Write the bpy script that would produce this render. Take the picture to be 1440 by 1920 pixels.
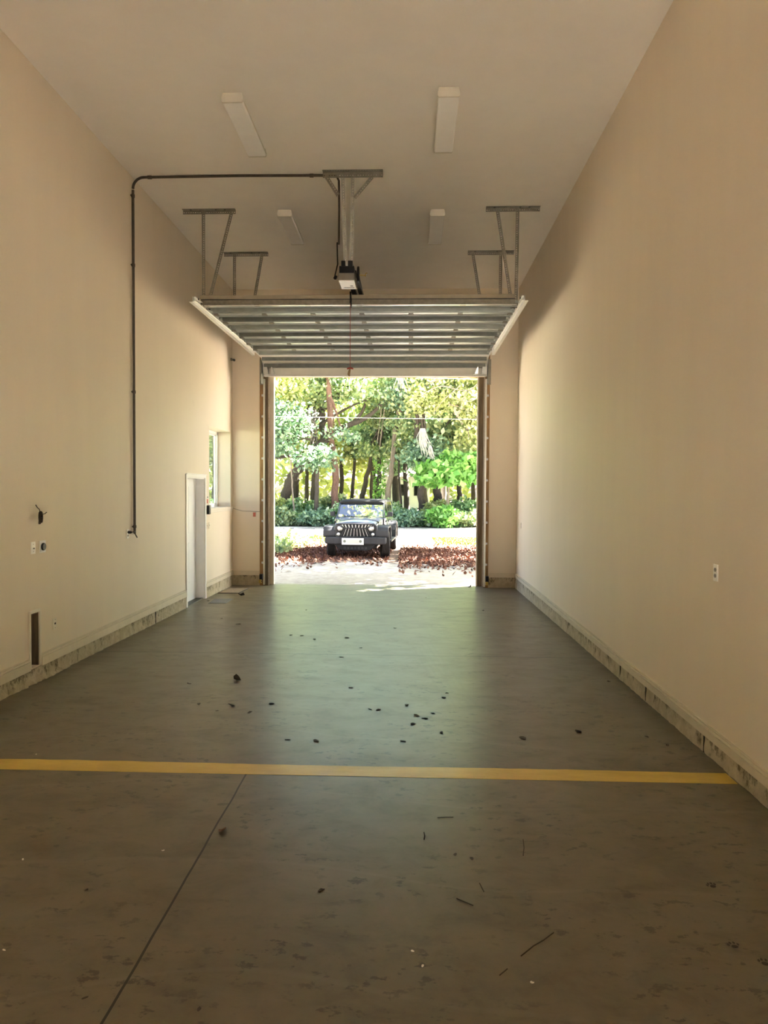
import bpy, bmesh, math, random
import numpy as np
from mathutils import Vector, Matrix, Euler

for o in list(bpy.data.objects):
    bpy.data.objects.remove(o, do_unlink=True)
sc = bpy.context.scene
COL = sc.collection

# ------------------------------------------------------------------ camera, world, sun, exposure
CAM_H = 1.85
yaw, pitch, roll = 0.0366, -0.0303, 0.0055
fw = Vector((-math.sin(yaw) * math.cos(pitch), math.cos(yaw) * math.cos(pitch), math.sin(pitch)))
rt = Vector((math.cos(yaw), math.sin(yaw), 0))
up = rt.cross(fw)
r2 = rt * math.cos(roll) + up * math.sin(roll)
u2 = -rt * math.sin(roll) + up * math.cos(roll)
cd = bpy.data.cameras.new('camera')
cam = bpy.data.objects.new('camera', cd)
COL.objects.link(cam)
cam.matrix_world = Matrix(((r2.x, u2.x, -fw.x, 0), (r2.y, u2.y, -fw.y, 0), (r2.z, u2.z, -fw.z, CAM_H), (0, 0, 0, 1)))
cd.sensor_fit = 'AUTO'
cd.sensor_width = 36.0
cd.lens = 1350.0 / 1920.0 * 36.0
cd.clip_end = 400
sc.camera = cam

SUN_EL, SUN_AZ = math.radians(50), math.radians(66)       # azimuth measured from +Y towards +X
sun_dir = Vector((math.sin(SUN_AZ) * math.cos(SUN_EL), math.cos(SUN_AZ) * math.cos(SUN_EL), math.sin(SUN_EL)))
world = bpy.data.worlds.new('world')
sc.world = world
world.use_nodes = True
wn = world.node_tree.nodes
sky = wn.new('ShaderNodeTexSky')
sky.sky_type = 'NISHITA'
sky.sun_disc = False
sky.sun_elevation = SUN_EL
sky.sun_rotation = SUN_AZ
sky.dust_density = 2.5
bg = wn['Background']
world.node_tree.links.new(sky.outputs[0], bg.inputs[0])
bg.inputs[1].default_value = 0.28
sd = bpy.data.lights.new('sun', 'SUN')
sd.energy = 100.0
sd.angle = math.radians(0.6)
sd.color = (1.0, 0.94, 0.84)
sun = bpy.data.objects.new('sun', sd)
COL.objects.link(sun)
sun.rotation_euler = (-sun_dir).to_track_quat('-Z', 'Y').to_euler()
sun.location = sun_dir * 60

vs = sc.view_settings
sc.display_settings.display_device = 'sRGB'
vs.view_transform = 'Standard'
vs.look = 'None'
vs.gamma = 1.0
vs.use_curve_mapping = False
vs.exposure = 1.6
cy = sc.cycles
cy.max_bounces = 20
cy.diffuse_bounces = 14
cy.glossy_bounces = 6
cy.transmission_bounces = 8
cy.transparent_max_bounces = 12
cy.use_denoising = True
cy.sample_clamp_indirect = 12.0
cy.caustics_reflective = False
cy.caustics_refractive = False

# ------------------------------------------------------------------ materials
def srgb(r, g, b):
    f = lambda c: (c / 255) / 12.92 if c <= 10 else ((c / 255 + 0.055) / 1.055) ** 2.4
    return (f(r), f(g), f(b), 1)

class N:
    """small node-tree helper"""
    def __init__(s, name):
        s.m = bpy.data.materials.new(name); s.m.use_nodes = True
        s.t = s.m.node_tree; s.n = s.t.nodes
        s.b = s.n['Principled BSDF']; s.out = s.n['Material Output']
    def new(s, kind, **kw):
        n = s.n.new('ShaderNode' + kind)
        for k, v in kw.items():
            if k in n.inputs.keys() if isinstance(k, str) else False: n.inputs[k].default_value = v
            else: setattr(n, k, v)
        return n
    def l(s, a, b): s.t.links.new(a, b)
    def coord(s, kind='Object', scale=(1, 1, 1), rot=(0, 0, 0)):
        c = s.new('TexCoord'); mp = s.new('Mapping'); s.l(c.outputs[kind], mp.inputs[0])
        mp.inputs['Scale'].default_value = scale; mp.inputs['Rotation'].default_value = rot
        return mp.outputs[0]
    def noise(s, vec, scale, detail=4, rough=0.55, dist=0.0):
        n = s.new('TexNoise'); s.l(vec, n.inputs['Vector'])
        n.inputs['Scale'].default_value = scale; n.inputs['Detail'].default_value = detail
        n.inputs['Roughness'].default_value = rough; n.inputs['Distortion'].default_value = dist
        return n.outputs['Fac']
    def ramp(s, fac, stops):
        r = s.new('ValToRGB'); e = r.color_ramp.elements
        while len(e) < len(stops): e.new(0.5)
        for i, (p, c) in enumerate(stops):
            e[i].position = p; e[i].color = c if len(c) == 4 else (*c, 1)
        s.l(fac, r.inputs[0]); return r.outputs[0]
    def mix(s, fac, a, b, mode='MIX'):
        m = s.new('Mix', data_type='RGBA', blend_type=mode)
        for sock, v in ((m.inputs[0], fac), (m.inputs[6], a), (m.inputs[7], b)):
            if hasattr(v, 'is_output'): s.l(v, sock)
            else: sock.default_value = v
        return m.outputs[2]
    def math(s, op, a, b=None, c=None, clamp=False):
        m = s.new('Math', operation=op, use_clamp=clamp)
        for i, v in enumerate((a, b, c)):
            if v is None: continue
            if hasattr(v, 'is_output'): s.l(v, m.inputs[i])
            else: m.inputs[i].default_value = v
        return m.outputs[0]
    def bump(s, h, strength=0.2, dist=0.01):
        b = s.new('Bump'); s.l(h, b.inputs['Height'])
        b.inputs['Strength'].default_value = strength; b.inputs['Distance'].default_value = dist
        s.l(b.outputs[0], s.b.inputs['Normal'])
    def base(s, v):
        if hasattr(v, 'is_output'): s.l(v, s.b.inputs['Base Color'])
        else: s.b.inputs['Base Color'].default_value = v
    def rough(s, v):
        if hasattr(v, 'is_output'): s.l(v, s.b.inputs['Roughness'])
        else: s.b.inputs['Roughness'].default_value = v
    def sep(s, vec):
        x = s.new('SeparateXYZ'); s.l(vec, x.inputs[0]); return x.outputs

def plain(name, col, rough=0.5, metal=0.0, var=0.12, scale=8.0, bump=0.0, stretch=(1, 1, 1), coat=0.0):
    k = N(name)
    v = k.coord('Object', stretch)
    f = k.noise(v, scale, 5)
    c = col[:3]
    lo = tuple(x * (1 - var) for x in c); hi = tuple(min(1, x * (1 + var)) for x in c)
    k.base(k.ramp(f, [(0.3, lo), (0.7, hi)]))
    k.rough(rough); k.b.inputs['Metallic'].default_value = metal
    if coat: k.b.inputs['Coat Weight'].default_value = coat; k.b.inputs['Coat Roughness'].default_value = 0.05
    if bump: k.bump(k.noise(v, scale * 6, 4), bump, 0.004)
    return k.m

M = {}
def wall_mat(name, col, var):
    k = N(name)
    v = k.coord('Object'); vs_ = k.coord('Object', (1, 1, 0.16))
    big = k.noise(v, 0.55, 4); streak = k.noise(vs_, 2.6, 5, 0.6); fine = k.noise(v, 60, 3)
    c = col[:3]
    a = k.ramp(big, [(0.3, tuple(x * (1 - var) for x in c)), (0.7, tuple(x * (1 + var * .6) for x in c))])
    b = k.mix(0.5, a, k.ramp(streak, [(0.35, tuple(x * (0.94) for x in c)), (0.65, c)]))
    scuff = k.ramp(k.noise(k.coord('Object', (1, 0.5, 1.0)), 5.5, 6, 0.65, 0.6), [(0.68, (0, 0, 0)), (0.74, (1, 1, 1))])
    b = k.mix(k.math('MULTIPLY', scuff, 0.10), b, (c[0] * .55, c[1] * .52, c[2] * .48, 1))
    k.base(b); k.rough(0.62); k.b.inputs['Specular IOR Level'].default_value = 0.35
    k.bump(k.math('ADD', k.math('MULTIPLY', fine, 0.4), k.noise(v, 3, 3)), 0.10, 0.01)
    return k.m
M['wall'] = wall_mat('tan wall paint', (0.83, 0.735, 0.605), 0.03)
M['ceiling'] = wall_mat('ceiling paint', (0.93, 0.895, 0.845), 0.02)
M['trimtan'] = plain('tan trim paint', (0.70, 0.62, 0.49), 0.5, var=0.05)
M['white'] = plain('white paint', (0.94, 0.94, 0.95), 0.4, var=0.03)
M['doorwhite'] = plain('white door paint', (0.92, 0.94, 0.96), 0.35, var=0.02, scale=3)
M['cream'] = plain('cream paint', (0.78, 0.72, 0.62), 0.5, var=0.04)
M['plate'] = plain('ivory plastic', (0.93, 0.90, 0.84), 0.35, var=0.03)
M['plategap'] = plain('grey plastic', (0.22, 0.19, 0.16), 0.4, var=0.05)
M['black'] = plain('black plastic', (0.012, 0.012, 0.014), 0.4, var=0.1)
M['brown'] = plain('brown wire', (0.05, 0.032, 0.018), 0.5, var=0.1)
M['galv'] = plain('galvanized steel', (0.42, 0.42, 0.38), 0.36, 0.85, var=0.16, scale=14)
M['galvdull'] = plain('dull galvanized steel', (0.27, 0.255, 0.215), 0.42, 0.7, var=0.18, scale=18)
M['galvdoor'] = plain('galvanized door steel', (0.40, 0.43, 0.42), 0.42, 0.55, var=0.14, scale=6)
M['strut'] = plain('dark galvanized strut', (0.20, 0.21, 0.20), 0.42, 0.6, var=0.15, scale=9)
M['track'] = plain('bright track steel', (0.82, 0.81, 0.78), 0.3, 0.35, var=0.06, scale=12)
M['doorback'] = plain('white door steel', (0.80, 0.77, 0.73), 0.45, var=0.03)
M['steel'] = plain('zinc steel', (0.60, 0.60, 0.60), 0.3, 0.9, var=0.1, scale=30)
M['conduit'] = plain('brown conduit', (0.075, 0.058, 0.04), 0.45, 0.2, var=0.2, scale=20)
M['diffuser'] = plain('acrylic diffuser', (0.95, 0.94, 0.93), 0.35, var=0.02)
M['fixture'] = plain('fixture enamel', (0.70, 0.66, 0.58), 0.45, var=0.03)
M['wood'] = plain('brown lumber', (0.30, 0.17, 0.065), 0.6, var=0.4, scale=5, stretch=(6, 6, 0.6), bump=0.15)
M['woodgrey'] = plain('weathered lumber', (0.15, 0.105, 0.06), 0.7, var=0.4, scale=5, stretch=(6, 6, 0.6), bump=0.15)
M['woodpale'] = plain('pale lumber', (0.34, 0.27, 0.17), 0.7, var=0.3, scale=5, stretch=(6, 6, 0.6), bump=0.15)
M['rubber'] = plain('black rubber', (0.02, 0.02, 0.019), 0.75, var=0.2, scale=20)
M['red'] = plain('red plastic', (0.30, 0.02, 0.015), 0.4, var=0.1)
M['redpale'] = plain('faded red sticker', (0.55, 0.15, 0.10), 0.6, var=0.1)
M['ropetan'] = plain('tan cord', (0.32, 0.22, 0.11), 0.8, var=0.2, scale=40)
M['darkgrey'] = plain('dark grey metal', (0.085, 0.08, 0.075), 0.5, 0.3, var=0.1)
M['opener'] = plain('opener grey shell', (0.20, 0.18, 0.155), 0.5, 0.2, var=0.06)
M['lens'] = plain('white opener lens', (0.88, 0.86, 0.86), 0.4, var=0.02)
M['matbrown'] = plain('brown floor mat', (0.26, 0.20, 0.15), 0.9, var=0.25, scale=24, bump=0.3)
M['matedge'] = plain('dark mat edge', (0.08, 0.065, 0.05), 0.9, var=0.2, scale=24)
M['matgrey'] = plain('grey mat', (0.19, 0.185, 0.20), 0.85, var=0.12, scale=24, bump=0.2)
M['leafdry'] = plain('dry leaf', (0.045, 0.033, 0.022), 0.7, var=0.4, scale=30)
M['leafbrown'] = plain('brown leaf', (0.16, 0.075, 0.025), 0.7, var=0.3, scale=30)
M['chip'] = plain('white chip', (0.75, 0.72, 0.63), 0.7, var=0.08, scale=30)
M['twig'] = plain('twig bark', (0.04, 0.03, 0.018), 0.8, var=0.3, scale=30)
M['paw'] = plain('dried mud', (0.035, 0.026, 0.015), 0.6, var=0.3, scale=60)
M['brass'] = plain('brass', (0.55, 0.40, 0.12), 0.3, 0.9, var=0.1)
M['flangetan'] = plain('steel with beige reflection', (0.36, 0.315, 0.235), 0.5, 0.2, var=0.08)  # beige reflection on the steel is put into the base colour
M['wire'] = plain('pale utility wire', (0.30, 0.31, 0.30), 0.5, var=0.05)
M['moss'] = plain('grey hanging moss', (0.26, 0.26, 0.23), 0.9, var=0.2, scale=6)
M['house'] = plain('white siding', (0.92, 0.92, 0.91), 0.6, var=0.04, scale=2)
M['houseroof'] = plain('grey shingles', (0.25, 0.24, 0.23), 0.8, var=0.2, scale=6)
M['litter'] = plain('fallen leaf litter', (0.16, 0.068, 0.040), 0.8, var=0.45, scale=9)

def concrete_floor():
    k = N('sealed grey concrete')
    v = k.coord('Object')
    x, y, z = k.sep(v)
    vstr = k.coord('Object', (0.8, 1.25, 1))
    big = k.noise(v, 0.8, 6, 0.6)
    mid = k.noise(vstr, 3.2, 8, 0.68, 0.4)
    fine = k.noise(v, 38, 6, 0.7)
    c = k.ramp(big, [(0.3, (0.128, 0.105, 0.067)), (0.55, (0.151, 0.124, 0.081)), (0.75, (0.165, 0.138, 0.091))])
    c = k.mix(0.75, c, k.ramp(mid, [(0.32, (0.085, 0.066, 0.038)), (0.5, (0.145, 0.120, 0.077)), (0.7, (0.177, 0.146, 0.097))]))
    spots = k.ramp(k.noise(k.coord('Object', (1, 1.15, 1)), 6.5, 9, 0.74), [(0.53, (0, 0, 0)), (0.68, (1, 1, 1))])
    c = k.mix(k.math('MULTIPLY', spots, 0.62), c, (0.10, 0.09, 0.065, 1))
    scuff = k.ramp(k.noise(k.coord('Object', (0.8, 1.25, 1)), 13, 8, 0.66), [(0.565, (0, 0, 0)), (0.61, (1, 1, 1))])
    patchy = k.ramp(k.noise(v, 1.4, 4, 0.6), [(0.42, (0, 0, 0)), (0.58, (1, 1, 1))])
    c = k.mix(k.math('MULTIPLY', k.math('MULTIPLY', scuff, patchy), 0.8), c, (0.035, 0.030, 0.018, 1))
    c = k.mix(k.math('MULTIPLY', fine, 0.25), c, (0.19, 0.18, 0.15, 1))
    # pale curved scratches
    w = k.new('TexWave', wave_type='RINGS'); k.l(k.coord('Object', (1, 1, 1)), w.inputs[0])
    w.inputs['Scale'].default_value = 0.33; w.inputs['Distortion'].default_value = 9.0; w.inputs['Detail Scale'].default_value = 0.6
    sc_ = k.ramp(w.outputs['Fac'], [(0.9985, (0, 0, 0)), (0.9999, (1, 1, 1))])
    c = k.mix(k.math('MULTIPLY', sc_, 0.045), c, (0.42, 0.41, 0.37, 1))
    # saw-cut joints: one along the room up to the stripe, two across
    def cut(val, at, w):
        return k.math('LESS_THAN', k.math('ABSOLUTE', k.math('SUBTRACT', val, at)), w)
    wob = k.math('MULTIPLY', k.math('SUBTRACT', k.noise(v, 1.7, 2), 0.5), 0.02)
    j1 = k.math('MULTIPLY', cut(k.math('ADD', x, wob), -1.055, 0.0055), k.math('LESS_THAN', y, 4.70))
    j2 = cut(k.math('ADD', y, wob), 8.15, 0.009)
    j3 = k.math('MULTIPLY', cut(k.math('ADD', y, wob), 11.72, 0.012), 0.45)
    j = k.math('MAXIMUM', k.math('MAXIMUM', j1, j2), j3)
    # faint tyre tread print
    tx = k.math('FRACT', k.math('MULTIPLY', k.math('ADD', x, k.math('MULTIPLY', y, 0.12)), 16.0))
    inx = k.math('LESS_THAN', k.math('ABSOLUTE', k.math('SUBTRACT', k.math('ADD', x, k.math('MULTIPLY', y, 0.12)), 1.20)), 0.14)
    iny = k.math('LESS_THAN', k.math('ABSOLUTE', k.math('SUBTRACT', y, 7.45)), 1.35)
    tyre = k.math('MULTIPLY', k.math('MULTIPLY', inx, iny), k.math('MULTIPLY', k.math('LESS_THAN', tx, 0.45), k.math('MULTIPLY', mid, 0.35)))
    c = k.mix(tyre, c, (0.10, 0.09, 0.07, 1))
    c = k.mix(k.math('MULTIPLY', j, 0.95), c, (0.012, 0.010, 0.008, 1))
    k.base(c)
    r = k.ramp(mid, [(0.3, (0.38,) * 3), (0.7, (0.325,) * 3)])
    k.rough(k.math('ADD', r, k.math('MULTIPLY', k.math('SUBTRACT', fine, 0.5), 0.05)))
    k.b.inputs['Specular IOR Level'].default_value = 0.34
    k.bump(k.math('ADD', k.math('MULTIPLY', mid, 0.6), k.math('MULTIPLY', fine, 0.25)), 0.12, 0.006)
    return k.m
M['floor'] = concrete_floor()

def kerb_mat():
    k = N('stained painted kerb')
    v = k.coord('Object')
    z = k.sep(v)[2]
    a = k.ramp(k.noise(v, 7, 8, 0.7), [(0.3, (0.42, 0.35, 0.23)), (0.6, (0.62, 0.54, 0.40)), (0.8, (0.72, 0.66, 0.52))])
    st = k.noise(k.coord('Object', (1, 1, 0.6)), 8.5, 10, 0.8)
    hi = k.math('MULTIPLY', k.math('SUBTRACT', z, -0.06), 0.65)
    m = k.ramp(k.math('ADD', st, hi), [(0.60, (0, 0, 0)), (0.69, (1, 1, 1))])
    c = k.mix(k.math('MULTIPLY', m, 0.85), a, (0.11, 0.085, 0.045, 1))
    k.base(c); k.rough(0.85); k.bump(k.noise(v, 22, 8, 0.75), 0.9, 0.02)
    return k.m
M['kerb'] = kerb_mat()

def yellow_mat():
    k = N('yellow floor paint')
    v = k.coord('Object')
    a = k.ramp(k.noise(k.coord('Object', (0.3, 1, 1)), 9, 7, 0.7), [(0.3, (0.52, 0.34, 0.03)), (0.7, (0.68, 0.48, 0.07))])
    k.base(a); k.rough(k.ramp(k.noise(v, 6, 5), [(0.3, (0.42,) * 3), (0.7, (0.32,) * 3)])); k.bump(k.noise(v, 40, 5), 0.2, 0.004)
    return k.m
M['yellow'] = yellow_mat()

def ground_mat():
    k = N('driveway and verge ground')
    v = k.coord('Object')
    x, y, z = k.sep(v)
    n = k.noise(v, 0.55, 6, 0.65); nf = k.noise(v, 6, 7, 0.7); nn = k.math('SUBTRACT', n, 0.5)
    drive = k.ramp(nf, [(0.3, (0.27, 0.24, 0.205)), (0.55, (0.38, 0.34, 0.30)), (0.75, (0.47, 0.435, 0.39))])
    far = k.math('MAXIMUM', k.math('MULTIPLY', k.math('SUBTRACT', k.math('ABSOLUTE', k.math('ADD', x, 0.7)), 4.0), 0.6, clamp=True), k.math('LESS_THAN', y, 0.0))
    drive = k.mix(far, drive, k.ramp(nf, [(0.3, (0.62, 0.57, 0.50)), (0.7, (0.78, 0.74, 0.67))]))  # unseen side and rear ground made paler to bounce light indoors
    wy = k.math('ADD', y, k.math('MULTIPLY', nn, 5.0)); wx = k.math('ADD', x, k.math('MULTIPLY', nn, 2.2))
    def band(val, a, b, s):
        p = k.math('MULTIPLY', k.math('SUBTRACT', val, a), 1 / s, clamp=True)
        q = k.math('MULTIPLY', k.math('SUBTRACT', b, val), 1 / s, clamp=True)
        return k.math('MULTIPLY', p, q)
    lit = k.math('MULTIPLY', band(wy, 18.9, 25.3, 0.8), k.math('SUBTRACT', 1.0, k.math('MULTIPLY', band(wx, -1.9, -1.1, 0.3), 0.6)))
    lc = k.ramp(k.noise(v, 9, 8, 0.75), [(0.35, (0.053, 0.022, 0.011)), (0.55, (0.101, 0.044, 0.024)), (0.7, (0.178, 0.112, 0.070))])
    c = k.mix(k.math('MULTIPLY', lit, 0.9), drive, lc)
    gl = k.math('MULTIPLY', band(wy, 21.5, 30.5, 0.8), k.math('GREATER_THAN', k.math('ABSOLUTE', k.math('ADD', wx, 1.5)), 2.3))
    gc = k.ramp(nf, [(0.3, (0.035, 0.045, 0.004)), (0.6, (0.085, 0.09, 0.007)), (0.8, (0.14, 0.125, 0.012))])
    c = k.mix(k.math('MULTIPLY', gl, k.math('GREATER_THAN', wy, 25.0)), c, gc)
    fo = k.math('MULTIPLY', k.math('SUBTRACT', y, 36.6), 1.2, clamp=True)
    fc = k.ramp(nf, [(0.3, (0.036, 0.023, 0.009)), (0.6, (0.045, 0.042, 0.012)), (0.8, (0.072, 0.048, 0.024))])
    c = k.mix(fo, c, fc)
    yard = k.math('MULTIPLY', k.math('LESS_THAN', x, -3.7), k.math('MULTIPLY', k.math('LESS_THAN', y, 14.64), k.math('GREATER_THAN', y, -2.0)))
    c = k.mix(yard, c, (0.10, 0.115, 0.06, 1))  # unseen side yard kept dark to cut bounce through the side window
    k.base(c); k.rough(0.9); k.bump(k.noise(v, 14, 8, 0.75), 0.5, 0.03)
    return k.m
M['ground'] = ground_mat()
M['road'] = plain('worn asphalt', (0.048, 0.051, 0.058), 0.85, var=0.12, scale=2.5, bump=0.3)

def leaf_mat(name, cols, trans=0.45):
    k = N(name)
    g = k.new('NewGeometry')
    rnd = g.outputs['Random Per Island']
    oi = k.new('ObjectInfo')
    f = k.math('FRACT', k.math('ADD', rnd, k.math('MULTIPLY', oi.outputs['Random'], 0.0)))
    n = k.noise(k.coord('Object'), 0.7, 3)
    ff = k.math('ADD', k.math('MULTIPLY', f, 0.55), k.math('MULTIPLY', n, 0.45))
    stops = [(0.22 + 0.56 * i / (len(cols) - 1), c) for i, c in enumerate(cols)]
    c = k.ramp(ff, stops)  # stops also paint sunlit, shaded and glinting leaf tones
    k.base(c); k.rough(0.42); k.b.inputs['Specular IOR Level'].default_value = 0.5
    tr = k.new('BsdfTranslucent'); k.l(k.mix(1.0, c, (1.0, 1.0, 0.68, 1), 'MULTIPLY'), tr.inputs[0])
    mx = k.new('MixShader'); mx.inputs[0].default_value = trans
    k.l(k.b.outputs[0], mx.inputs[1]); k.l(tr.outputs[0], mx.inputs[2]); k.l(mx.outputs[0], k.out.inputs[0])
    return k.m
M['leaf_oak'] = leaf_mat('oak leaves', [(0.120, 0.205, 0.138), (0.238, 0.337, 0.176), (0.395, 0.458, 0.237), (0.447, 0.499, 0.292)])
M['leaf_blue'] = leaf_mat('bluish green leaves', [(0.094, 0.172, 0.122), (0.171, 0.295, 0.196), (0.304, 0.441, 0.304), (0.399, 0.492, 0.332)])
M['leaf_yellow'] = leaf_mat('yellow green leaves', [(0.238, 0.300, 0.117), (0.431, 0.481, 0.196), (0.621, 0.624, 0.315), (0.481, 0.526, 0.389)], 0.5)
M['leaf_bright'] = leaf_mat('bright green leaves', [(0.122, 0.306, 0.065), (0.244, 0.491, 0.128), (0.385, 0.598, 0.225)], 0.5)
M['leaf_shrub'] = leaf_mat('undergrowth leaves', [(0.111, 0.211, 0.115), (0.219, 0.377, 0.181), (0.382, 0.523, 0.258), (0.574, 0.655, 0.514)])
M['grass'] = leaf_mat('grass blades', [(0.035, 0.055, 0.004), (0.07, 0.085, 0.006), (0.13, 0.13, 0.012)])
M['bark'] = plain('dark bark', (0.048, 0.038, 0.031), 0.9, var=0.5, scale=6, stretch=(5, 5, 0.8), bump=0.6)
M['barkred'] = plain('reddish pine bark', (0.11, 0.06, 0.045), 0.9, var=0.5, scale=6, stretch=(5, 5, 0.8), bump=0.6)
M['barkpale'] = plain('pale bark', (0.19, 0.155, 0.12), 0.9, var=0.35, scale=6, stretch=(5, 5, 0.8), bump=0.5)

# vehicle
M['paint'] = plain('dark metallic paint', (0.020, 0.023, 0.034), 0.3, 0.2, var=0.06, coat=1.0)
M['flare'] = plain('grey moulded plastic', (0.033, 0.034, 0.039), 0.55, var=0.08)
M['softtop'] = plain('black roof', (0.012, 0.0125, 0.012), 0.7, var=0.15)
M['tyre'] = plain('tyre rubber', (0.028, 0.026, 0.025), 0.8, var=0.2, scale=20)
M['alloy'] = plain('silver alloy', (0.68, 0.68, 0.69), 0.3, 0.8, var=0.06)
M['lamp'] = plain('headlight glass', (0.45, 0.44, 0.44), 0.15, 0.3, var=0.05, coat=1.0)
M['platewhite'] = plain('white plate', (0.52, 0.52, 0.51), 0.5, var=0.02)
M['platepink'] = plain('pale pink plate print', (0.47, 0.42, 0.40), 0.5, var=0.05)
M['plategreen'] = plain('grey green plate ring', (0.10, 0.12, 0.105), 0.5, var=0.05)
def glass(name, tint=(0.06, 0.07, 0.08), alpha=0.35, mirror=0.35):
    k = N(name)
    k.base((*tint, 1)); k.rough(0.02); k.b.inputs['Metallic'].default_value = 0.0
    k.b.inputs['IOR'].default_value = 1.5
    k.b.inputs['Coat Weight'].default_value = 1.0; k.b.inputs['Coat Roughness'].default_value = 0.01; k.b.inputs['Coat IOR'].default_value = 1.0 + 2.5 * mirror
    tr = k.new('BsdfTransparent'); tr.inputs[0].default_value = (0.86, 0.92, 0.90, 1)
    mx = k.new('MixShader'); mx.inputs[0].default_value = alpha
    k.l(k.b.outputs[0], mx.inputs[1]); k.l(tr.outputs[0], mx.inputs[2]); k.l(mx.outputs[0], k.out.inputs[0])
    return k.m
M['windscreen'] = glass('windscreen glass', (0.03, 0.035, 0.04), 0.12, 0.7)
M['carglass'] = glass('side window glass', (0.02, 0.022, 0.024), 0.25, 0.3)
for q_, v_ in (('black', .2), ('softtop', .12), ('flare', .12), ('tyre', .15)): M[q_].node_tree.nodes['Principled BSDF'].inputs['Specular IOR Level'].default_value = v_
M['pane'] = glass('window pane', (0.30, 0.34, 0.34), 0.78, 0.25)

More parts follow.
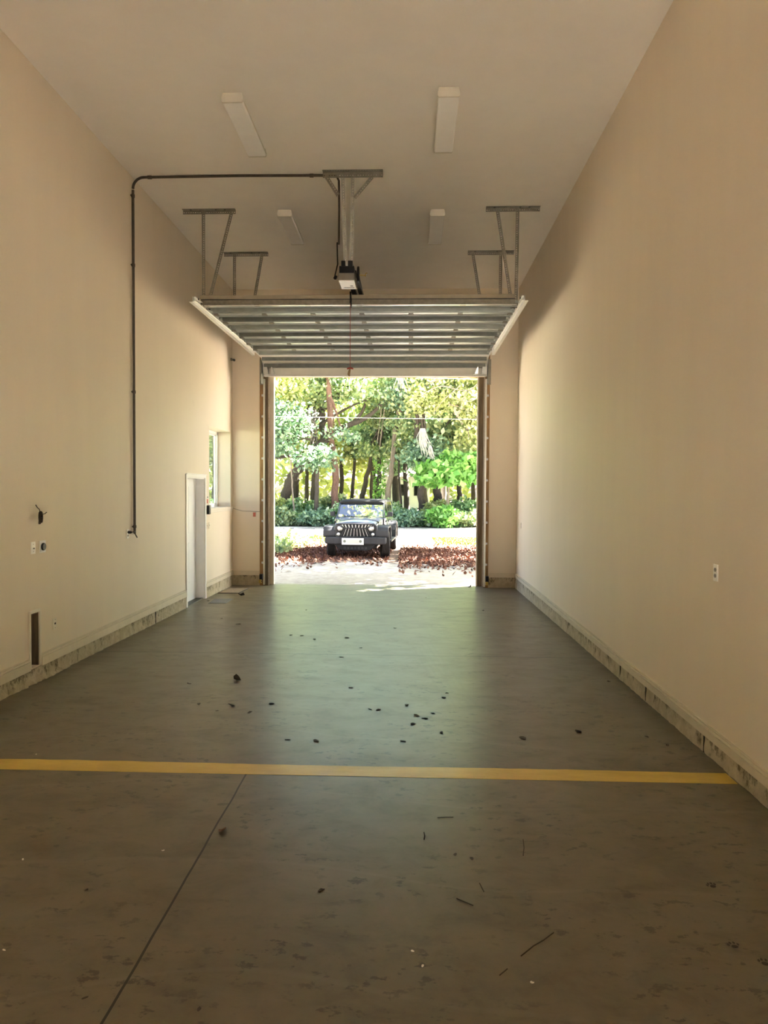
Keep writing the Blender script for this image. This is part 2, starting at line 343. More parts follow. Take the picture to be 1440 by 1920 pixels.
# ------------------------------------------------------------------ mesh helpers
class MB:
    """collects shapes in world (or local) coordinates and links them as ONE mesh object"""
    def __init__(s): s.v = []; s.f = []; s.mi = []
    def add(s, vs, fs, m=0):
        o = len(s.v); s.v += [tuple(p) for p in vs]; s.f += [tuple(i + o for i in q) for q in fs]; s.mi += [m] * len(fs); return s
    def box(s, a, b, m=0):
        (x0, y0, z0), (x1, y1, z1) = a, b
        x0, x1 = min(x0, x1), max(x0, x1); y0, y1 = min(y0, y1), max(y0, y1); z0, z1 = min(z0, z1), max(z0, z1)
        return s.add([(x0, y0, z0), (x1, y0, z0), (x1, y1, z0), (x0, y1, z0), (x0, y0, z1), (x1, y0, z1), (x1, y1, z1), (x0, y1, z1)],
                     [(0, 3, 2, 1), (4, 5, 6, 7), (0, 1, 5, 4), (1, 2, 6, 5), (2, 3, 7, 6), (3, 0, 4, 7)], m)
    def hexa(s, p, m=0):     # 8 points: bottom ring then top ring
        return s.add(p, [(0, 3, 2, 1), (4, 5, 6, 7), (0, 1, 5, 4), (1, 2, 6, 5), (2, 3, 7, 6), (3, 0, 4, 7)], m)
    def bar(s, p0, p1, w, h, side=(1, 0, 0), m=0):
        p0, p1 = Vector(p0), Vector(p1); d = (p1 - p0).normalized()
        a = Vector(side); a = (a - d * a.dot(d)).normalized(); b = d.cross(a)
        r = lambda p: [p + a * sx * w / 2 + b * sy * h / 2 for sx, sy in ((-1, -1), (1, -1), (1, 1), (-1, 1))]
        return s.hexa(r(p0) + r(p1), m)
    def tube(s, pts, r, n=10, m=0, caps=True):
        pts = [Vector(p) for p in pts]; k = len(pts)
        rs = r if isinstance(r, (list, tuple)) else [r] * k
        d0 = (pts[1] - pts[0]).normalized()
        a = d0.orthogonal().normalized(); vs = []; fs = []
        for i, p in enumerate(pts):
            d = (pts[min(i + 1, k - 1)] - pts[max(i - 1, 0)]).normalized()
            a = (a - d * a.dot(d)).normalized(); b = d.cross(a)
            vs += [p + (a * math.cos(2 * math.pi * j / n) + b * math.sin(2 * math.pi * j / n)) * rs[i] for j in range(n)]
        for i in range(k - 1):
            for j in range(n):
                q = (j + 1) % n
                fs.append((i * n + j, i * n + q, (i + 1) * n + q, (i + 1) * n + j))
        if caps:
            fs.append(tuple(range(n - 1, -1, -1))); fs.append(tuple((k - 1) * n + j for j in range(n)))
        return s.add(vs, fs, m)
    def lathe(s, prof, origin, axis, n=24, m=0):
        o, ax = Vector(origin), Vector(axis).normalized(); a = ax.orthogonal().normalized(); b = ax.cross(a)
        vs = []; fs = []
        for r, h in prof:
            vs += [o + ax * h + (a * math.cos(2 * math.pi * j / n) + b * math.sin(2 * math.pi * j / n)) * max(r, 1e-4) for j in range(n)]
        for i in range(len(prof) - 1):
            for j in range(n):
                q = (j + 1) % n; fs.append((i * n + j, i * n + q, (i + 1) * n + q, (i + 1) * n + j))
        fs.append(tuple(range(n - 1, -1, -1))); fs.append(tuple((len(prof) - 1) * n + j for j in range(n)))
        return s.add(vs, fs, m)
    def prism(s, poly, axis, a, b, m=0):
        """poly of (u,v); axis 'x': (u,v)=(y,z); 'y': (x,z); 'z': (x,y)"""
        P = {'x': lambda u, v, w: (w, u, v), 'y': lambda u, v, w: (u, w, v), 'z': lambda u, v, w: (u, v, w)}[axis]
        n = len(poly); vs = [P(u, v, a) for u, v in poly] + [P(u, v, b) for u, v in poly]
        fs = [tuple(range(n)), tuple(range(2 * n - 1, n - 1, -1))] + [(i, i + n, (i + 1) % n + n, (i + 1) % n) for i in range(n)]
        return s.add(vs, fs, m)
    def loft(s, rings, m=0, caps=True):
        n = len(rings[0]); vs = [p for r in rings for p in r]; fs = []
        for i in range(len(rings) - 1):
            for j in range(n):
                q = (j + 1) % n; fs.append((i * n + j, i * n + q, (i + 1) * n + q, (i + 1) * n + j))
        if caps: fs.append(tuple(range(n - 1, -1, -1))); fs.append(tuple((len(rings) - 1) * n + j for j in range(n)))
        return s.add(vs, fs, m)
    def slotted(s, p0, p1, w, side, normal_off=0.0, pitch=0.032, m=0):
        """flat strip of slotted steel from p0 to p1, width w along side, real holes"""
        p0, p1 = Vector(p0), Vector(p1); L = (p1 - p0).length; d = (p1 - p0) / L
        a = Vector(side); a = (a - d * a.dot(d)).normalized()
        n = max(1, int(L / pitch)); st = L / n
        hw, hl = w * 0.10, st * 0.26
        for i in range(n):
            c = p0 + d * (i + 0.5) * st
            o = [c - d * st / 2, c + d * st / 2, c + d * st / 2 + a * w, c - d * st / 2 + a * w]
            cc = c + a * w * 0.58
            h = [cc - d * hl - a * hw, cc + d * hl - a * hw, cc + d * hl + a * hw, cc - d * hl + a * hw]
            s.add(o + h, [(0, 1, 5, 4), (1, 2, 6, 5), (2, 3, 7, 6), (3, 0, 4, 7)], m)
        return s
    def build(s, name, mats, parent=None, smooth=False, bevel=0.0, seg=2, solid=0.0, local=False, recalc=True):
        off = Vector((0, 0, 0))
        if parent is not None and not local:
            off = WORLD.get(parent.name, Vector((0, 0, 0)))
        me = bpy.data.meshes.new(name)
        me.from_pydata([(p[0] - off.x, p[1] - off.y, p[2] - off.z) for p in s.v], [], s.f)
        for mt in (mats if isinstance(mats, (list, tuple)) else [mats]): me.materials.append(mt)
        me.polygons.foreach_set('material_index', s.mi)
        if recalc:
            bm = bmesh.new(); bm.from_mesh(me); bmesh.ops.recalc_face_normals(bm, faces=bm.faces); bm.to_mesh(me); bm.free()
        if smooth:
            me.polygons.foreach_set('use_smooth', [True] * len(me.polygons))
        me.update()
        o = bpy.data.objects.new(name, me); COL.objects.link(o)
        if smooth:
            try:
                me.set_sharp_from_angle(angle=math.radians(40))
            except Exception: pass
        if solid:
            md = o.modifiers.new('solid', 'SOLIDIFY'); md.thickness = solid; md.offset = 0
        if bevel:
            md = o.modifiers.new('bevel', 'BEVEL'); md.width = bevel; md.segments = seg; md.limit_method = 'ANGLE'; md.angle_limit = math.radians(40)
        if parent is not None:
            o.parent = parent; WORLD[o.name] = off
        return o

WORLD = {}          # object name -> world offset of its local frame
def tag(o, label, cat, group=None, kind=None):
    o['label'] = label; o['category'] = cat
    if group: o['group'] = group
    if kind: o['kind'] = kind
    return o
def struct(o, label=None):
    o['kind'] = 'structure'
    if label: o['label'] = label
    return o
def thing(name, label, cat, loc=(0, 0, 0), group=None, kind=None, rz=0.0):
    o = bpy.data.objects.new(name, None); COL.objects.link(o)
    o.empty_display_size = 0.1
    o.location = loc; o.rotation_euler = (0, 0, rz); WORLD[o.name] = Vector(loc)
    return tag(o, label, cat, group, kind)
def copy_tree(o, parent=None):
    c = o.copy(); COL.objects.link(c)
    if parent is not None: c.parent = parent
    for ch in list(o.children): copy_tree(ch, c)
    return c

XL, XR, YF, ZC = -3.60, 2.116, 14.444, 5.854      # left wall, right wall, door wall, ceiling
YB = -2.5
def zf(y): return -0.0095 * max(0.0, y - 5.0)     # the slab falls gently to the big door

# ------------------------------------------------------------------ room shell
m = MB()
m.add([(XL - .3, YB - .3, 0), (XR + .3, YB - .3, 0), (XR + .3, 5, 0), (XL - .3, 5, 0), (XR + .3, 14.66, zf(14.66)), (XL - .3, 14.66, zf(14.66)),
       (XL - .3, YB - .3, -.4), (XR + .3, YB - .3, -.4), (XR + .3, 5, -.4), (XL - .3, 5, -.4), (XR + .3, 14.66, -.4), (XL - .3, 14.66, -.4)],
      [(0, 1, 2, 3), (3, 2, 4, 5), (6, 9, 8, 7), (9, 11, 10, 8), (0, 6, 7, 1), (5, 4, 10, 11), (1, 7, 8, 2), (2, 8, 10, 4), (0, 3, 9, 6), (3, 5, 11, 9)])
struct(m.build('floor', M['floor']), 'grey sealed concrete garage floor')
m = MB(); m.box((XL - .25, YB - .25, ZC), (XR + .25, YF + .25, ZC + .2)); struct(m.build('ceiling', M['ceiling']))

def holed(mb, plane, t0, t1, u0, u1, v0, v1, holes):
    """wall as boxes around rectangular holes. plane 'x': u=y,v=z ; 'y': u=x,v=z"""
    us = sorted({u0, u1, *[h[0] for h in holes], *[h[1] for h in holes]})
    vs_ = sorted({v0, v1, *[h[2] for h in holes], *[h[3] for h in holes]})
    for a, b in zip(us, us[1:]):
        c = v0
        segs = []
        for p, q in zip(vs_, vs_[1:]):
            solid = not any(h[0] <= (a + b) / 2 <= h[1] and h[2] <= (p + q) / 2 <= h[3] for h in holes)
            if solid and segs and abs(segs[-1][1] - p) < 1e-9: segs[-1][1] = q
            elif solid: segs.append([p, q])
        for p, q in segs:
            if plane == 'x': mb.box((t0, a, p), (t1, b, q))
            else: mb.box((a, t0, p), (b, t1, q))
DOOR1 = (11.46, 12.47, -.2, 2.045)
WIN1 = (12.77, 14.30, 1.50, 2.985)
NICHE = (6.672, 6.832, 0.135, 0.655)
WT = 0.34
m = MB(); holed(m, 'x', XL - WT, XL, YB - .2, YF + .2, -.3, ZC, [DOOR1, WIN1, NICHE])
struct(m.build('wall_left', M['wall']))
m = MB(); m.box((XR, YB - .2, -.3), (XR + WT, YF + .2, ZC)); struct(m.build('wall_right', M['wall']))
OPEN = (-2.86, 1.46, -.3, 4.15)
m = MB(); holed(m, 'y', YF, YF + .2, XL, XR, -.3, ZC, [OPEN]); struct(m.build('wall_front', M['wall']))
m = MB(); holed(m, 'y', YB - .2, YB, XL, XR, -.3, ZC, [(.3, 1.9, -.3, 1.75)]); struct(m.build('wall_back', M['wall']))   # unseen opening added behind the camera to let in extra daylight

# painted base boards (two steps) above the bare concrete kerb
def board_x(mb, x, sgn, y0, y1, zb=0.12, zt=0.235):
    mb.box((x, y0, zb), (x + sgn * 0.022, y1, zt - 0.032)); mb.box((x, y0, zt - 0.029), (x + sgn * 0.016, y1, zt - .010)); mb.box((x, y0, zt - 0.007), (x + sgn * 0.010, y1, zt))
m = MB(); board_x(m, XL, 1, YB, 6.645); board_x(m, XL, 1, 6.858, 11.40); board_x(m, XL, 1, 12.53, YF, .12, .215)
struct(m.build('baseboard_left', M['trimtan']))
m = MB(); board_x(m, XR, -1, YB, YF, .12, .205); struct(m.build('baseboard_right', M['trimtan']))
m = MB()
for a, b in ((XL + .016, -3.035), (1.56, XR - .016)):
    m.box((a, YF - .016, .12), (b, YF, .185)); m.box((a, YF - .010, .185), (b, YF, .205))
struct(m.build('baseboard_front', M['trimtan']))

def kerb(name, x, sgn, y0, y1, amp, seed, thick):
    rnd = random.Random(seed); mb = MB(); ys = np.arange(y0, y1 + .001, 0.06); top = []; bot = []
    rows = 4
    for y in ys:
        cr = amp * (1.0 + 2.2 * math.exp(-((y - 6.9) / .55) ** 2) * (x < 0))
        ring = [(x - sgn * .02, y, .121)]
        for k in range(rows + 1):
            t = k / rows; z = .120 - t * (.120 - zf(y) + .02)
            ring.append((x + sgn * (thick + cr * t * t * rnd.uniform(0, 1) * 1.6 + rnd.uniform(-.002, .002)), y, z))
        ring.append((x - sgn * .02, y, zf(y) - .05)); top.append(ring)
    mb.loft(top)
    return struct(mb.build(name, M['kerb'], smooth=False))
kerb('trim_1', XL, 1, YB, 11.40, .012, 1, .012); kerb('trim_2', XL, 1, 12.53, YF, .006, 2, .012)
kerb('trim_3', XR, -1, YB, YF, .010, 3, .012)
m = MB()
for a, b in ((XL, -3.035), (1.56, XR)): m.box((a, YF - .012, -.2), (b, YF + .02, .112))
struct(m.build('trim_4', M['kerb']))
m = MB()                                              # dark joints where the kerb blocks meet
m.box((XL, 9.98, zf(10)), (XL + .022, 9.992, .118))
for y in (5.15, 6.42, 7.2): m.box((XR, y, zf(y)), (XR - .022, y + .004, .118))
struct(m.build('trim_5', M['paw']))

# ------------------------------------------------------------------ man door in the left wall
d0, d1, _, dt = DOOR1
m = MB()
for a, b in ((d0 - .055, d0), (d1, d1 + .055)): m.box((XL, a, zf(12) - .02), (XL + .018, b, dt + .055))
m.box((XL, d0, dt), (XL + .018, d1, dt + .055)); m.box((XL + .018, d0 - .055, dt + .048), (XL + .032, d1 + .055, dt + .062))
for a, b in ((d0, d0 + .02), (d1 - .02, d1)): m.box((XL - WT, a, zf(12) - .02), (XL, b, dt))
m.box((XL - WT, d0, dt - .02), (XL, d1, dt))
struct(m.build('trim_6', M['white'], bevel=.003), 'white casing of the small door')
m = MB(); m.box((XL - .185, d0 + .022, zf(12) - .005), (XL - .145, d1 - .022, dt - .022))
dr = struct(m.build('door_1', M['doorwhite']), 'white flush door set deep in the tan wall')
m = MB()
for z0, z1 in ((.25, .95), (1.1, 1.9)):
    for a, b in ((d0 + .13, d0 + .44), (d0 + .57, d0 + .88)):
        m.box((XL - .1455, a, z0), (XL - .141, b, z1)); 
m.build('door_panel', M['doorwhite'], dr, bevel=.004, local=True)
m = MB(); m.lathe([(.028, 0), (.028, .012), (.012, .014), (.012, .04), (.028, .045), (.031, .06), (.02, .075), (0, .076)], (XL - .145, d0 + .10, 1.05), (1, 0, 0), 16); m.build('door_knob', M['steel'], dr, smooth=True, local=True)
m = MB(); m.lathe([(.03, 0), (.03, .012), (.02, .018), (0, .018)], (XL - .145, d0 + .10, 1.185), (1, 0, 0), 16); m.box((XL - .128, d0 + .094, 1.165), (XL - .112, d0 + .106, 1.205)); m.build('deadbolt', M['steel'], dr, local=True)
m = MB(); m.box((XL - WT, d0 + .02, zf(12) - .02), (XL - .02, d1 - .02, zf(12) + .012)); struct(m.build('trim_7', M['darkgrey']))

# ------------------------------------------------------------------ window in the left wall
w0, w1, wz0, wz1 = WIN1
m = MB()
fx0, fx1 = XL - .32, XL - .255
for a, b, c, d in ((w0, w0 + .05, wz0, wz1), (w1 - .05, w1, wz0, wz1), (w0, w1, wz0, wz0 + .05), (w0, w1, wz1 - .05, wz1)):
    m.box((fx0, a, c), (fx1, b, d))
ym = (w0 + w1) / 2
m.box((fx0 + .01, ym - .028, wz0), (fx1 - .005, ym + .028, wz1))
for a, b in ((w0 + .05, ym - .028), (ym + .028, w1 - .05)):
    m.box((fx0 + .01, a, wz0 + .05), (fx0 + .035, a + .03, wz1 - .05)); m.box((fx0 + .01, b - .03, wz0 + .05), (fx0 + .035, b, wz1 - .05))
    m.box((fx0 + .01, a, wz0 + .05), (fx0 + .035, b, wz0 + .08)); m.box((fx0 + .01, a, wz1 - .08), (fx0 + .035, b, wz1 - .05))
wn1 = struct(m.build('window_1', M['white'], bevel=.003), 'white framed window in the tan side wall')
for a, b in ((w0 + .05, ym - .028), (ym + .028, w1 - .05)):
    m = MB(); m.box((fx0 + .02, a + .028, wz0 + .078), (fx0 + .026, b - .028, wz1 - .078)); m.build('pane', M['pane'], wn1, local=True)
m = MB(); m.box((XL - .255, w0, wz0 - .03), (XL + .0, w1, wz0 + .004)); m.box((XL, w0 - .02, wz0 - .035), (XL + .025, YF - .001, wz0 + .004)); m.box((XL, w0 - .02, wz0 - .075), (XL + .010, YF - .001, wz0 - .036))
m.build('window_sill', M['cream'], wn1, local=True, bevel=.003)

# ------------------------------------------------------------------ big opening: lumber, jamb liner, outer stop
def cover(name, mat, boxes, bevel=0.0, label=None):
    mb = MB()
    for a, b in boxes: mb.box(a, b)
    return struct(mb.build(name, mat, bevel=bevel), label)
zt = 4.62
cover('trim_8', M['wood'], [((-3.035, YF - .04, zf(14.4)), (-2.955, YF, zt))], .003, 'brown lumber post beside the big opening')
cover('trim_9', M['wood'], [((1.505, YF - .04, zf(14.4)), (1.56, YF, zt))], .003, 'brown lumber post beside the big opening')
cover('trim_10', M['woodgrey'], [((-2.955, YF - .022, zf(14.4)), (-2.862, YF, zt)), ((-2.875, YF, zf(14.4)), (-2.855, YF + .10, 4.15))], .002)
cover('trim_11', M['woodgrey'], [((1.462, YF - .022, zf(14.4)), (1.505, YF, zt)), ((1.455, YF, zf(14.4)), (1.475, YF + .10, 4.15))], .002)
cover('trim_12', M['cream'], [((-2.86, YF + .10, zf(14.4)), (-2.775, YF + .23, 4.15))], .004)
cover('trim_13', M['woodgrey'], [((1.36, YF + .16, zf(14.4)), (1.46, YF + .23, 4.15))], .004)
cover('trim_14', M['wood'], [((-2.86, YF + .10, 4.125), (1.46, YF + .2, 4.15))], .002)
cover('trim_16', M['cream'], [((1.335, YF + .19, zf(14.4)), (1.36, YF + .23, 4.15))], .002)
cover('trim_15', M['cream'], [((-3.9, YF + .2, 4.15), (2.4, YF + .225, 4.4))])

# ------------------------------------------------------------------ outside: ground, road
GZ = -0.10
m = MB()
nx, ny = 30, 40
xs = np.linspace(-60, 60, nx + 1); ys = np.concatenate([np.linspace(14.64, 31.0, 16), np.linspace(36.0, 100, 16)])
rg = random.Random(5)
def gz(x, y):
    return GZ + (0.0 if y < 36.5 else min(.5, (y - 36.5) * .03)) 
vid = {}
vv = []; ff = []
for j, y in enumerate(ys):
    for i, x in enumerate(xs): vid[i, j] = len(vv); vv.append((x, y, gz(x, y)))
for j in range(len(ys) - 1):
    for i in range(nx): ff.append((vid[i, j], vid[i + 1, j], vid[i + 1, j + 1], vid[i, j + 1]))
m.add(vv, ff)
# ground beside the building
for x0, x1, y0, y1 in ((-60, XL - .2, YB - .25, 14.64), (XR + .2, 60, YB - .25, 14.64), (-60, 60, -40, YB - .25)): m.add([(x0, y0, GZ), (x1, y0, GZ), (x1, y1, GZ), (x0, y1, GZ)], [(0, 1, 2, 3)])
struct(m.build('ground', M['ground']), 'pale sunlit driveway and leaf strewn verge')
m = MB(); m.box((-60, 31.0, GZ - .1), (60, 36.2, GZ + .012)); struct(m.build('road', M['road']), 'grey asphalt road crossing in front of the trees')

# ------------------------------------------------------------------ foliage
def leaf_mesh(name, pts, size, rng, elong=1.7, up_bias=0.35, parent=None, mat=None, off=(0, 0, 0)):
    n = len(pts)
    d = rng.normal(size=(n, 3)); d[:, 2] -= 0.35; d /= np.linalg.norm(d, axis=1)[:, None]
    nr = rng.normal(size=(n, 3)); nr[:, 2] += up_bias * 2.5; nr -= d * (nr * d).sum(1)[:, None]; nr /= np.linalg.norm(nr, axis=1)[:, None] + 1e-9
    sd_ = np.cross(nr, d)
    s = size * rng.uniform(.6, 1.35, n)[:, None]
    p = np.asarray(pts) - np.asarray(off)
    v = np.empty((n, 4, 3))
    v[:, 0] = p - d * s * elong / 2
    v[:, 1] = p + sd_ * s / 2 + nr * s * .12
    v[:, 2] = p + d * s * elong / 2 - nr * s * .1
    v[:, 3] = p - sd_ * s / 2 + nr * s * .12
    me = bpy.data.meshes.new(name)
    me.vertices.add(4 * n); me.vertices.foreach_set('co', v.reshape(-1))
    me.loops.add(4 * n); me.loops.foreach_set('vertex_index', np.arange(4 * n, dtype=np.int32))
    me.polygons.add(n); me.polygons.foreach_set('loop_start', np.arange(0, 4 * n, 4, dtype=np.int32)); me.polygons.foreach_set('loop_total', np.full(n, 4, dtype=np.int32))
    me.materials.append(mat); me.update(); me.validate()
    o = bpy.data.objects.new(name, me); COL.objects.link(o)
    if parent is not None: o.parent = parent
    return o

def clumps(rng, ells, k, per, cr, flat=0.45):
    """leaf points: k small sprays spread over the ellipsoids, `per` leaves each"""
    w = np.array([e[3] * e[4] * e[5] for e in ells]); w = w / w.sum()
    out = []
    for e, q in zip(ells, w):
        kk = max(1, int(k * q))
        u = rng.normal(size=(kk, 3)); u /= np.linalg.norm(u, axis=1)[:, None]
        rad = rng.uniform(.15, 1, kk) ** (1 / 2.2)
        c = np.array(e[:3]) + u * rad[:, None] * np.array(e[3:6])
        g = rng.normal(size=(kk, per, 3)) * cr; g[:, :, 2] *= flat; g[:, :, 2] -= np.abs(g[:, :, 0]) * .3
        out.append((c[:, None, :] + g).reshape(-1, 3))
    return np.concatenate(out)

def smooth_path(pts, n=5):
    P = [Vector(p) for p in pts]
    if len(P) < 3:
        return [P[0].lerp(P[-1], t / n) for t in range(n + 1)]
    out = []
    for i in range(len(P) - 1):
        a, b, c, d = P[max(i - 1, 0)], P[i], P[i + 1], P[min(i + 2, len(P) - 1)]
        for k in range(n):
            t = k / n
            out.append(.5 * ((2 * b) + (c - a) * t + (2 * a - 5 * b + 4 * c - d) * t * t + (3 * b - a - 3 * c + d) * t ** 3))
    out.append(P[-1]); return out

def tree(name, label, trunks, bark, ells, k, per, size, mat, seed, cat='tree', group=None, cr=.38, limbs=4, crown='crown'):
    """trunks: list of (points, r0, r1); crown from ellipsoids; twig limbs reach into the crown"""
    rng = np.random.default_rng(seed); base = Vector(trunks[0][0][0])
    root = thing(name, label, cat, base, group)
    mb = MB()
    for pts, r0, r1 in trunks:
        sp = smooth_path(pts, 5); nn = len(sp)
        rr = [r0 + (r1 - r0) * i / (nn - 1) for i in range(nn)]
        sp = [p + Vector((rng.normal() * r0 * .12, rng.normal() * r0 * .12, 0)) if 0 < i < nn - 1 else p for i, p in enumerate(sp)]
        if pts is trunks[0][0]: rr[0] *= 1.35
        mb.tube(sp, rr, 9)
    top = Vector(trunks[0][0][-1]); tr1 = trunks[0][2]
    for e in ells:
        for _ in range(limbs):
            t = Vector(e[:3]) + Vector(rng.normal(size=3)) * .45 * min(e[3:6])
            src = top.lerp(base, rng.uniform(0, .35)); midp = src.lerp(t, .5) + Vector((0, 0, rng.uniform(.1, .5)))
            mb.tube(smooth_path([src, midp, t], 4), [tr1 * .7 * (1 - i / 8) + .012 for i in range(9)], 6)
    mb.build('trunk', bark, root, smooth=True)
    if k:
        leaf_mesh(crown, clumps(rng, ells, k, per, cr), size, rng, parent=root, mat=mat, off=base)
    return root

OAK, BLUE, YEL, BRI, SHR = M['leaf_oak'], M['leaf_blue'], M['leaf_yellow'], M['leaf_bright'], M['leaf_shrub']
G = lambda x, y: gz(x, y) - .05
def trk(x, y, pts, r0, r1): return ([(x, y, G(x, y))] + pts, r0, r1)

tree('leaning_oak', 'big dark oak leaning across behind the parked dark car, forked halfway up',
     [trk(-7.9, 42, [(-7.55, 42, .72), (-7.12, 42, 2.1), (-6.68, 42, 2.88), (-5.83, 42, 3.85), (-5.21, 42, 4.63), (-5.12, 42.1, 5.53), (-5.3, 42.3, 7.4)], .36, .16),
      ([(-5.30, 42, 4.5), (-4.46, 41.9, 5.13), (-3.59, 41.8, 5.63), (-2.81, 41.7, 5.91), (-2.0, 41.6, 6.5), (-1.2, 41.5, 7.6)], .22, .08),
      ([(-3.5, 41.8, 5.6), (-2.9, 41.9, 6.3), (-2.5, 42, 7.2)], .13, .06),
      ([(-6.05, 42, 3.7), (-7.0, 41.8, 3.82), (-8.1, 41.5, 3.72), (-9.6, 41.2, 4.3)], .14, .05)],
     M['bark'], [(-5.6, 41.6, 8.3, 2.6, 1.8, 1.7), (-2.4, 41.2, 8.2, 2.4, 1.6, 1.5), (-8.2, 41, 6.2, 1.6, 1.3, 1.4)], 300, 30, .15, OAK, 11)
tree('pine_tree', 'straight reddish pine trunk rising directly behind the parked dark car',
     [trk(-4.23, 40, [(-4.20, 40, .91), (-4.18, 40, 2.67), (-4.3, 40, 3.97), (-4.46, 40, 5.15), (-4.7, 40, 9.5)], .23, .14)],
     M['barkred'], [(-4.7, 40, 9.3, 1.8, 1.5, 1.3), (-3.9, 39.6, 4.9, .9, .6, .5)], 110, 30, .14, BLUE, 12)
tree('young_oak', 'slim dark tree under pale bluish leaves, just past the leaning oak',
     [trk(-5.14, 39, [(-5.14, 39, .55), (-5.09, 39, 2.73), (-5.3, 39, 4.6), (-5.2, 39, 6.2)], .15, .07)],
     M['bark'], [(-6.9, 38.4, 5.6, 1.5, 1.0, 1.0), (-5.2, 38.5, 3.6, 1.0, .8, .55), (-7.6, 38.2, 4.5, .8, .8, .7)], 160, 30, .14, BLUE, 13)
tree('bare_sapling', 'thin upright bare sapling in front of the leaning oak',
     [trk(-6.28, 38.6, [(-6.28, 38.6, .55), (-6.36, 38.6, 2.0), (-6.46, 38.6, 3.45), (-6.5, 38.6, 4.3)], .06, .025)],
     M['barkpale'], [(-6.5, 38.6, 4.4, .5, .4, .4)], 12, 20, .12, BLUE, 14)
tree('slim_tree', 'slim dark tree standing well back behind the car roof',
     [trk(-4.05, 50, [(-4.07, 50, 1.36), (-3.92, 50, 3.47), (-3.6, 50, 6.5)], .16, .08)], M['bark'], [(-3.6, 49.6, 5.4, 1.6, 1.0, 1.2)], 110, 28, .16, BLUE, 15)
tree('tilted_tree', 'dark tree trunk tilted over above the car windscreen',
     [trk(-3.3, 46, [(-3.06, 46, 1.47), (-2.82, 46, 2.6), (-2.59, 46, 3.65), (-2.2, 46, 6.5)], .20, .11)], M['bark'], [(-2.2, 45.6, 5.7, 1.5, 1.0, 1.1)], 110, 28, .15, BLUE, 16)
tree('straight_tree', 'narrow straight tree far back between tilted tree and ivy tree',
     [trk(-2.96, 55, [(-2.96, 55, 1.32), (-2.97, 55, 3.84), (-2.9, 55, 7)], .17, .10)], M['bark'], [(-2.9, 55, 7, 1.8, 1.2, 1.2)], 90, 26, .18, YEL, 17)
ivyt = tree('ivy_tree', 'tree trunk wrapped in green ivy above the car roof',
     [trk(-1.94, 44, [(-1.94, 44, 1.52), (-1.92, 44, 3.38), (-1.8, 44, 7)], .17, .10)], M['bark'], [(-1.6, 43.6, 6.9, 1.6, 1.1, 1.3), (-2.2, 43.4, 4.4, .8, .5, .5)], 130, 28, .15, OAK, 18)
rng = np.random.default_rng(77)
t_ = rng.uniform(.3, 4.4, 520); a_ = rng.uniform(0, 6.283, 520); r_ = .22 + rng.uniform(0, .18, 520)
leaf_mesh('ivy', np.stack([-1.93 + r_ * np.cos(a_), 44 + r_ * np.sin(a_), t_], 1), .12, rng, parent=ivyt, mat=M['leaf_bright'], off=(-1.94, 44, G(-1.94, 44)))
tree('vine_tree', 'pale brown leaning tree hung with bare vines',
     [trk(-1.4, 42, [(-1.32, 42, 1.54), (-1.06, 42, 3.59), (-.91, 42, 5.23), (-.5, 42, 8)], .19, .10),
      ([(-1.4, 41.8, 8.4), (-1.55, 41.8, 6.5), (-1.75, 41.8, 4.8), (-1.8, 41.7, 4.2)], .035, .02),
      ([(-1.5, 41.7, 8.2), (-1.75, 41.7, 6.2), (-1.95, 41.7, 4.6)], .03, .02),
      ([(-.6, 41.7, 8.0), (-.85, 41.7, 6), (-1.15, 41.7, 3.6), (-1.2, 41.7, 2.6)], .035, .02)],
     M['barkpale'], [(-.3, 41.6, 8.2, 1.6, 1.2, 1.0), (-.2, 41.5, 5.7, .9, .6, .5)], 130, 30, .14, OAK, 19)
tree('thin_tree', 'thin pale tree standing before the white house',
     [trk(-.52, 43, [(-.54, 43, 1.14), (-.68, 43, 2.57), (-.7, 43, 4.5)], .07, .05)], M['bark'], [(-.5, 43, 4.6, .9, .7, .7)], 40, 26, .14, OAK, 20)
tree('mossy_tree', 'dark forked tree under the pale hanging moss',
     [trk(.75, 41, [(.68, 41, .8), (.49, 41, 2.89), (.3, 41, 4.6), (.5, 41, 7.5)], .24, .12), ([(.6, 41, 1.6), (.95, 41, 3.0), (1.3, 41, 5.0)], .13, .06)],
     M['bark'], [(1.0, 40.5, 4.0, 1.2, .8, 1.0), (.4, 40.6, 7.6, 2.0, 1.2, 1.2)], 200, 30, .14, BLUE, 21)
tree('stout_tree', 'stout dark trunk half hidden under the bright green sapling',
     [trk(1.61, 44, [(1.61, 44, 1.09), (1.63, 44, 2.06), (1.8, 44, 4.8)], .30, .20)], M['bark'], [(2.4, 43.4, 5.2, 1.7, 1.0, 1.2)], 150, 30, .15, OAK, 22)
tree('green_sapling', 'sapling with layers of broad bright green leaves near the road',
     [trk(1.95, 39, [(1.98, 39, .69), (2.05, 39, 1.96), (2.0, 39, 3.4)], .12, .05)], M['barkpale'],
     [(1.9, 38.7, 3.05, 1.5, .9, .28), (2.5, 38.6, 2.6, 1.5, .9, .22), (1.2, 38.5, 2.45, .8, .6, .2), (3.1, 38.6, 3.5, 1.0, .8, .3), (2.0, 38.8, 3.7, .7, .6, .25)], 130, 16, .26, BRI, 23, cr=.26, limbs=3)
tree('shaded_tree', 'dark trunk standing behind the sapling by the opening edge',
     [trk(3.1, 46, [(3.1, 46, 1.23), (3.1, 46, 2.18), (3.0, 46, 6)], .19, .12)], M['bark'], [(3.4, 45.4, 5.4, 1.8, 1.1, 1.5)], 150, 30, .15, YEL, 24)
